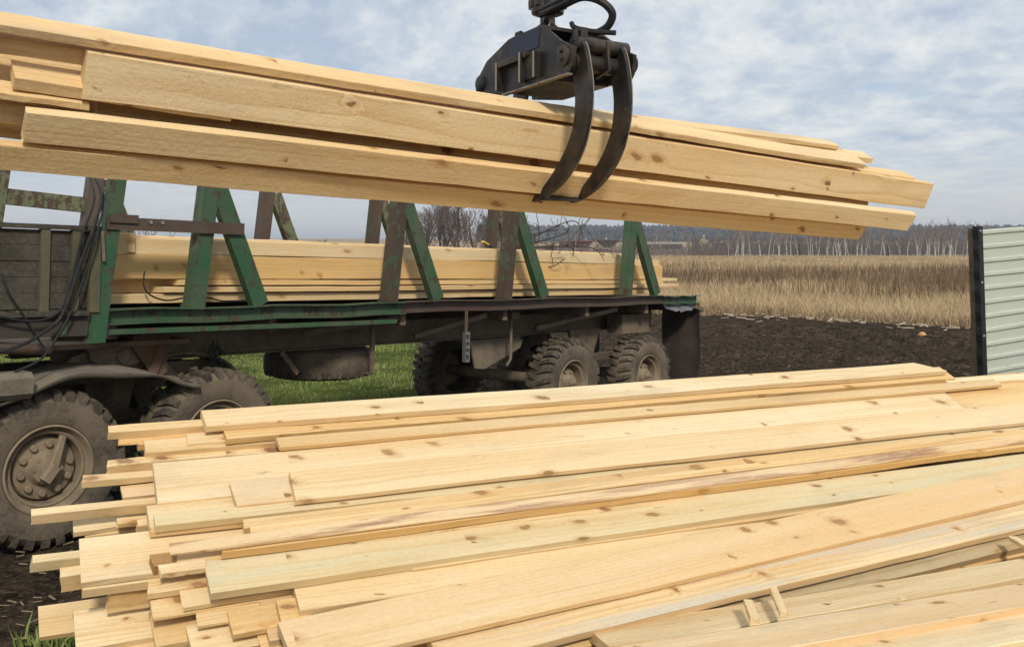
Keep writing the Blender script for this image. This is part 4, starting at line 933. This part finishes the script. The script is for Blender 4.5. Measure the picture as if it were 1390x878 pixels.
# low tangle at the field edge
xx = rng.uniform(2, 22, 9000); yy_ = field_edge(xx)+rng.exponential(.9, 9000)-.6+.5*np.sin(xx*1.7)*np.sin(xx*4.1)
blades('edge_weeds', xx, yy_, rng.uniform(.10, .45, 9000), rng.uniform(.012, .03, 9000), rng.uniform(.1, .8, 9000), rng.uniform(.1, .75, 9000), STRAW, 'low brown tangle of weeds along the edge of the soil', 'weeds')
x, y = field_points(90000, 10.5, 38, -60, 640, 1.0)
k = (x < -.098*y+.9*(rng.uniform(0, 1, len(x))**3)-.25) & (y < field_edge(x)) ; x, y = x[k], y[k]
blades('lawn_grass', x, y, rng.uniform(.04, .13, len(x))*(1+.5*fbm(x, y, 1.3, 2)), np.maximum(.008, y*.0006)*rng.uniform(.7, 1.5, len(x)), rng.uniform(.1, .8, len(x)), np.clip(rng.beta(2, 2.4, len(x))+.2*fbm(x, y, .9, 2, 2), 0, 1), GRASS, 'short green grass behind the trailer', 'grass')
n = 420; a = rng.uniform(0, 2*np.pi, n); r_ = np.abs(rng.normal(0, .13, n)); x = -2.52+r_*np.cos(a); y = 5.45+r_*np.sin(a)*.7
o = blades('grass_tuft', x, y, rng.uniform(.05, .16, n), rng.uniform(.008, .02, n), rng.uniform(.2, 1.0, n), rng.uniform(.1, .8, n), GRASS, 'small green grass tuft on the soil beside the lowest planks', 'grass')
# litter on the soil: straw and chips
def litter(name, pts, lo, hi, mat, label, cat):
    mb = MB()
    for (x, y) in pts:
        l = random.uniform(lo, hi); a = random.gauss(.2, .7); zc = float(ground_z(np.array([x]), np.array([y]), False)[0])+random.uniform(.0, .07)+(.05 if lo > .05 else 0)
        d = Vector((math.cos(a), math.sin(a), random.uniform(-.2, .2)))*l/2; p = Vector((x, y, zc)); mb.beam(p-d, p+d, l*random.uniform(.05, .22), l*.07)
    o = mb.build(name, mat, None); return tag(o, label, cat, kind='stuff')
pts = []
for _ in range(2600):
    d = 1/random.uniform(1/30, 1/9); u = random.uniform(560, 1480); pts.append(((u-CU)/FPX*d, d))
for _ in range(260):
    d = random.uniform(5.2, 8.5); u = random.uniform(-80, 330); pts.append(((u-CU)/FPX*d, d))
litter('straw_litter', pts, .02, .09, plain('straw_bits', (.26, .19, .11), .9, 0, 8, .6), 'scattered straw and wood splinters on the dark soil', 'straw')
pts = []
for _ in range(110):
    u = random.uniform(960, 1420); x_ = 0
    d = random.uniform(24, 28); x_ = (u-CU)/FPX*d; pts.append((x_, float(field_edge(np.array(x_)))-abs(random.gauss(0, 1.2))-.4))
litter('pale_scrap', pts, .10, .36, plain('pale_scraps', (.48, .40, .29), .9), 'pale wood scraps strewn along the edge of the field', 'scraps')
# orange stone
mb = MB(); rs = random.Random(3)
mb.lathe([(0, 0), (.02, .12), (.08, .16), (.15, .13), (.20, .07), (.215, 0)], (0, 0, 0), 'z', 9)
mb.v = [(a*rs.uniform(.85, 1.15), c_*rs.uniform(.85, 1.15), e) for a, c_, e in mb.v]
p = at(1252, 451, 25.0); mb.build('stone', plain('orange_stone', (.55, .30, .13), .9), None, True, Matrix.Translation((p.x, p.y, -.15)) @ Matrix.Diagonal((.62, .62, .62, 1)))
tag(bpy.data.objects['stone'], 'single orange-tan lump lying on the dark soil', 'stone')

# bare trees: recursive limbs, thin twigs as slivers
BARK = dusty('grey_brown_bark', (.09, .07, .055), (.15, .12, .095), 6, .4)
TWIG = plain('brown_twigs', (.115, .082, .066), .9)
TWIG_DARK = plain('dark_undergrowth', (.085, .066, .058), .9)
TWIG_GREY = plain('greyish_twigs', (.15, .118, .10), .9)
BIRCH = dusty('white_birch_bark', (.17, .15, .13), (.60, .565, .51), 2.2, 1.1)
TWIG_BIRCH = plain('birch_twigs', (.17, .125, .105), .9)
def bare_tree(seed, H_, spread, levels=4, trunk_r=.12, tw=.02, multi=1, up=.5, start=.25, fork=4, straight=1.0):
    r = random.Random(seed); tm = MB(); cm = MB()
    def limb(p, d, L, rad, lev):
        n = 4; pts = [p]
        for i in range(n):
            d = (d+Vector((r.gauss(0, .16), r.gauss(0, .16), r.gauss(.05, .10)))*(straight if lev == 0 else 1)).normalized(); p = p+d*L/n; pts.append(p)
        if lev == 0: tm.tube(pts, rad, 6, rad*.45)
        elif lev < levels: cm.tube(pts, rad, 3, rad*.35, cap=False)
        else:
            s_ = Vector((r.uniform(-1, 1), r.uniform(-1, 1), r.uniform(-.3, .3))).normalized()*rad
            cm.add([pts[0]-s_, pts[0]+s_, pts[2]+s_*.6, pts[4], pts[2]-s_*.6], [(0, 1, 2, 4), (4, 2, 3)])
        if lev >= levels: return
        nb = fork+(2 if lev == 0 else 0)+r.randint(0, 2)
        for k in range(nb):
            t = (start if lev == 0 else .2)+(1-(start if lev == 0 else .2))*(k+r.random())/nb; i = min(int(t*n), n-1); q0 = pts[i].lerp(pts[i+1], t*n-i)
            side = Vector((r.gauss(0, 1), r.gauss(0, 1), 0)).normalized()
            dd = (d*.55+side*spread+Vector((0, 0, up*r.uniform(.4, 1.1)))).normalized()
            limb(q0, dd, L*r.uniform(.42, .66)*(1.0 if lev else 1-.45*t), max(tw, rad*.45 if lev == 0 else rad*.5), lev+1)
    for mlt in range(multi):
        a = r.uniform(0, 6.3); d0 = Vector((math.cos(a)*.3*(multi > 1), math.sin(a)*.3*(multi > 1), 1)).normalized()
        limb(Vector((.15*math.cos(a)*(multi > 1), .15*math.sin(a)*(multi > 1), -.15)), d0, H_*(.72 if multi == 1 else .62), trunk_r, 0)
    # twigs must be wide enough to be seen, never thinner than tw
    return tm, cm
def tree_pair(name, tms, mt, mc):
    a = tms[0].mesh(name+'_trunk', mt, True); c_ = tms[1].mesh(name+'_crown', mc); return a, c_
def place_tree(name, meshes, loc, rot, sc, label, cat, group=None):
    e = empty(name, Matrix.Translation(loc) @ Matrix.Rotation(rot, 4, 'Z') @ Matrix.Diagonal((sc, sc, sc, 1)))
    for nm, me_ in zip(('trunk', 'crown'), meshes):
        o = bpy.data.objects.new(nm, me_); COL.objects.link(o); o.parent = e
    return tag(e, label, cat, group)
def gz(x, y): return float(ground_z(np.array([float(x)]), np.array([float(y)]), False)[0])
willow = [tree_pair('willow', bare_tree(20+i, 10.5, .80, 4, .17, .022, 3, .85, .15, 4), BARK, TWIG) for i in range(3)]
for i, (u, d, sc, lab) in enumerate(((578, 118, .95, 'leftmost round bare willow behind the trailer load'), (602, 122, 1.0, 'second round bare willow behind the trailer load'), (626, 117, 1.04, 'tallest round bare willow behind the trailer load'), (648, 124, .95, 'rightmost round bare willow behind the trailer load'), (668, 135, .72, 'small bare willow beside a far stake'), (560, 140, .65, 'small bare willow left of the row, behind a stake'))):
    x_ = (u-CU)/FPX*d; place_tree('willow_tree', willow[i % 3], (x_, d, gz(x_, d)-.1), i*1.9, sc, lab, 'tree', 'willows behind the trailer')
near_bush = tree_pair('bush', bare_tree(5, 4.1, .8, 4, .035, .007, 4, .5, .2, 3), BARK, TWIG_GREY)
for u, d, sc, lab in ((176, 27, .98, 'bare twiggy bush showing between the first two near stakes'), (128, 33, .9, 'bare bush behind the hoses at the trailer front'), (22, 38, .86, 'bare bush above the wooden side board at the left edge')):
    x_ = (u-CU)/FPX*d; place_tree('bare_bush', near_bush, (x_, d, gz(x_, d)), u*.1, sc, lab, 'bush')
shrub = [tree_pair('shrub', bare_tree(40+i, 4.2, .9, 3, .09, .035, 3, .6, .15, 5), BARK, TWIG) for i in range(3)]
rs = random.Random(11)
for i, u in enumerate([60, 190, 240, 300, 330, 352, 385, 402, 418, 440, 468, 512, 700, 722, 745]):
    d = rs.uniform(150, 210); x_ = (u-CU)/FPX*d; place_tree('bare_shrub', shrub[i % 3], (x_, d, gz(x_, d)-.2), rs.uniform(0, 6), rs.uniform(.7, 1.25), 'bare brown shrub on the horizon seen past the trailer stakes', 'shrub', 'shrubs on the horizon')
birch = [tree_pair('birch', bare_tree(60+i, 11.0+.6*i, .40, 2, .12, .026, 1, .8, .42, 9, .45), BIRCH, TWIG_BIRCH) for i in range(5)]
for i in range(130):
    u = rs.uniform(985, 1345) if i < 112 else rs.uniform(760, 985); d = rs.uniform(205, 260) if i < 112 else rs.uniform(240, 330)
    x_ = (u-CU)/FPX*d; place_tree('birch_tree', birch[i % 5], (x_, d, gz(x_, d)-.1), rs.uniform(0, 6), rs.uniform(.50, .78), 'slender white-trunked birch in the wood beyond the field', 'tree', 'birches beyond the field')
# undergrowth and young twiggy trees massed between the birches
def twig_mass(name, n, u0, u1, d0, d1, h0, h1, w, mat, label, cat, zoff=0.0):
    mb_v = []; mb_f = []
    for i in range(n):
        d = rs.uniform(d0, d1); u = rs.uniform(u0, u1); x_ = (u-CU)/FPX*d; z0 = gz(x_, d)+zoff; h_ = rs.uniform(h0, h1); ww = w*rs.uniform(.5, 1.4)
        dx = rs.gauss(0, .18)*h_; dy = rs.gauss(0, .18)*h_; zb = z0+h_*rs.uniform(0, .35)
        b0 = len(mb_v); mb_v += [(x_-ww, d, zb), (x_+ww, d, zb), (x_+dx*.6+ww*.5, d+dy*.6, zb+h_*.5), (x_+dx, d+dy, z0+h_)]; mb_f += [(b0, b0+1, b0+2), (b0, b0+2, b0+3)]
    me_ = bpy.data.meshes.new(name); me_.from_pydata(mb_v, [], mb_f); me_.materials.append(mat); o = bpy.data.objects.new(name, me_); COL.objects.link(o); return tag(o, label, cat, kind='stuff')
twig_mass('birch_undergrowth', 9000, 940, 1420, 240, 330, .8, 6.0, .07, TWIG_DARK, 'brown twiggy undergrowth massed between the birches', 'undergrowth')
twig_mass('hedge_undergrowth', 3500, 720, 1000, 230, 330, .5, 3.6, .07, TWIG, 'low brown scrub by the far houses', 'scrub')
twig_mass('horizon_scrub', 3500, 150, 760, 180, 300, .4, 3.2, .06, TWIG, 'thin brown scrub line along the horizon behind the trailer', 'scrub')
# forest on the far ridge: pointed and rounded dark crowns
mb_v = []; mb_f = []
for i in range(6400):
    d = rs.uniform(760, 1250); u = rs.uniform(650, 1500); x_ = (u-CU)/FPX*d; z0 = gz(x_, d)-.5
    h_ = rs.uniform(9, 15.5); w_ = h_*rs.uniform(.18, .34); b0 = len(mb_v); zt = z0+h_
    for kk, (zf, rf) in enumerate(((.08, .75), (.35, 1.0), (.74, .72))):
        for j in range(5): mb_v.append((x_+w_*rf*math.cos(j*1.257+kk)*rs.uniform(.7, 1.2), d+w_*rf*math.sin(j*1.257+kk), z0+h_*zf))
    mb_v.append((x_, d, zt))
    for kk in range(2):
        for j in range(5): mb_f.append((b0+kk*5+j, b0+kk*5+(j+1) % 5, b0+kk*5+5+(j+1) % 5, b0+kk*5+5+j))
    for j in range(5): mb_f.append((b0+10+j, b0+10+(j+1) % 5, b0+15))
me_ = bpy.data.meshes.new('ridge_forest'); me_.from_pydata(mb_v, [], mb_f); me_.materials.append(plain('dark_forest', (.050, .052, .050), .95, 0, .03, .6)); o = bpy.data.objects.new('ridge_forest', me_); COL.objects.link(o)
tag(o, 'dark distant forest along the ridge on the horizon', 'forest', kind='stuff')
# dark conifers and houses in the far village
CON = plain('dark_conifer', (.03, .042, .024), .95, 0, 3, .4)
def conifer(seed, h_):
    r = random.Random(seed); mb = MB()
    for k in range(150):
        t = r.random()**.8; zc = h_*(.1+.9*t); rr = h_*.20*(1-t)+.08; a = r.uniform(0, 6.3); L_ = rr*r.uniform(.6, 1.15)
        p = Vector((0, 0, zc)); e = p+Vector((math.cos(a)*L_, math.sin(a)*L_, -L_*.35)); s_ = Vector((-math.sin(a), math.cos(a), 0))*L_*.28
        mb.add([p, (p+e)/2+s_, e, (p+e)/2-s_+Vector((0, 0, .06))], [(0, 1, 2, 3)])
    tm = MB().tube([(0, 0, -.2), (0, 0, h_*.9)], .12, 6, .03); return tm, mb
cons = [tree_pair('conifer', conifer(i, 7.5), BARK, CON) for i in range(2)]
for i, (u, d, sc, lab) in enumerate(((948, 270, .75, 'dark conifer left of the far yellow house'), (1003, 285, .85, 'dark conifer just right of the far houses'), (668, 300, .6, 'small dark conifer far behind the willows'), (1085, 235, .62, 'small olive conifer at the left of the birch wood'), (1205, 225, .55, 'small olive conifer in the middle of the birch wood'))):
    x_ = (u-CU)/FPX*d; place_tree('conifer_tree', cons[i % 2], (x_, d, gz(x_, d)-.1), i, sc, lab, 'tree')
def house(u, d, w, dp, hw, hr, wall, roof, label, rot):
    x_ = (u-CU)/FPX*d; e = tag(empty('house', Matrix.Translation((x_, d, gz(x_, d)-.1)) @ Matrix.Rotation(rot, 4, 'Z')), label, 'house')
    MB().box(-w/2, w/2, -dp/2, dp/2, 0, hw).add([(-w/2, -dp/2+.01, hw), (-w/2, dp/2-.01, hw), (-w/2, 0, hw+hr-.1), (w/2, -dp/2+.01, hw), (w/2, dp/2-.01, hw), (w/2, 0, hw+hr-.1)], [(0, 1, 2), (3, 5, 4)]).build('wall', wall, e)
    rf = MB()
    for sg in (-1, 1): rf.beam((-w/2-.3, sg*(dp/4+.15), hw+hr/2-.1), (w/2+.3, sg*(dp/4+.15), hw+hr/2-.1), math.hypot(dp/2+.3, hr+.3), .15, up=(0, -sg*hr, dp/2) if sg < 0 else (0, hr, dp/2))
    ro_ = rf.build('roof', roof, e)
    MB().box(w*.2, w*.2+.5, -.25, .25, hw+hr*.6, hw+hr+.7).build('chimney', wall, ro_)
    for wx in (-.28, .02, .3): MB().box(w*wx-.35, w*wx+.35, -dp/2-.06, -dp/2-.01, hw*.35, hw*.35+1.1).build('window', plain('dark_pane', (.05, .055, .06), .2), e)
TAN = plain('tan_house_wall', (.40, .33, .22), .9); GREYR = plain('grey_blue_roof', (.30, .33, .37), .6); REDR = plain('red_brown_roof', (.20, .065, .055), .8); BRNR = plain('brown_roof', (.14, .095, .07), .8); GREYW = plain('grey_house_wall', (.25, .23, .21), .9)
house(785, 300, 11, 7, 1.9, 2.4, GREYW, REDR, 'far low house with a red-brown roof', .1)
house(818, 285, 8, 6, 2.2, 2.3, TAN, BRNR, 'far tan house beside the fifth near stake', .9)
house(898, 290, 11, 6, 1.7, 1.7, GREYW, GREYR, 'far low house with a pale grey-blue roof', -.05)
house(955, 280, 7, 6, 2.6, 2.6, TAN, BRNR, 'far yellowish house with gable towards the field', 1.3)
house(976, 292, 8, 6, 2.0, 1.8, TAN, GREYR, 'far small shed-like house right of the yellowish one', .2)
for u, d, h_ in ((786, 305, 9.0), (936, 262, 6.5)):
    x_ = (u-CU)/FPX*d; e = tag(empty('utility_pole', Matrix.Translation((x_, d, gz(x_, d)))), 'far utility pole above the red-roofed house' if u < 800 else 'far utility pole left of the yellowish house', 'pole')
    MB().tube([(0, 0, -.3), (0, 0, h_)], .14, 6, .10).build('pole', BARK, e); MB().beam((-.9, 0, h_-.5), (.9, 0, h_-.5), .12, .14).build('crossarm', BARK, e)
    MB().beam((-1.0, 0, 0), (0, 0, h_*.6), .14, .14).build('strut', BARK, e)

# arching dry branch on the load, pine twig caught under the trailer
rs2 = random.Random(4); mb = MB()
root = TP(5.95, .9, 2.33)
for tip, bend in (((718, 300), (716, 345)), ((770, 300), (765, 318)), ((758, 312), (725, 318)), ((792, 325), (775, 300)), ((742, 330), (700, 330)), ((765, 352), (740, 362)), ((778, 348), (768, 335)), ((820, 352), (795, 335)), ((690, 350), (700, 338)), ((728, 289), (728, 330))):
    d_ = root.y+rs2.uniform(-.2, .25); pts = catmull([root+Vector((rs2.uniform(-.08, .25), 0, 0)), at(*bend, d_), at(*tip, d_)], 7); mb.tube(pts, .009, 4, .004)
    for k in (5, 9, 11):
        p = pts[k]; mb.tube([p, p+Vector((rs2.gauss(0, .10), rs2.gauss(0, .05), rs2.gauss(.05, .08))), p+Vector((rs2.gauss(0, .2), rs2.gauss(0, .08), rs2.gauss(.08, .15)))], .005, 4, .003)
tag(mb.build('dry_branch', plain('dark_twig_bark', (.05, .036, .028), .9), None), 'arching dry twigs lying on top of the trailer load', 'branch')
mb = MB()
for k in range(240):
    a = rs2.random(); p = TP(1.75+rs2.gauss(0, .05)+.04*rs2.choice((-1, 1)), .62+rs2.gauss(0, .04), 1.36-.36*a); e = p+Vector((rs2.gauss(0, .045), rs2.gauss(0, .04), -rs2.uniform(.02, .07))); s_ = Vector((.004, .002, 0)); mb.add([p-s_, p+s_, e], [(0, 1, 2)])
mb.tube([TP(1.72, .62, 1.40), TP(1.75, .62, 1.2), TP(1.73, .62, 1.06)], .005, 5); mb.tube([TP(1.76, .62, 1.40), TP(1.80, .62, 1.2), TP(1.81, .62, 1.04)], .005, 5)
tag(mb.build('pine_twig', plain('dark_needles', (.03, .04, .02), .8), None), 'dark pine twig hanging under the trailer frame over the lawn', 'twig')

# ------------------------------------------------------------ the air: thin haze over the fields
mb = MB().box(-2600, 2600, -90, 3700, -4, 42)
hz_ = mb.build('haze', None); hz_.visible_shadow = True
m = bpy.data.materials.new('thin_haze'); m.use_nodes = True; m.node_tree.nodes.clear(); q = NT(m.node_tree)
vv = q.n('ShaderNodeVolumePrincipled', {'Color': (.80, .86, .95), 'Density': .00042, 'Anisotropy': .2}); q.n('ShaderNodeOutputMaterial', {'Volume': vv.outputs[0]})
hz_.data.materials.append(m); tag(hz_, 'thin pale haze over the fields', 'haze', kind='stuff')
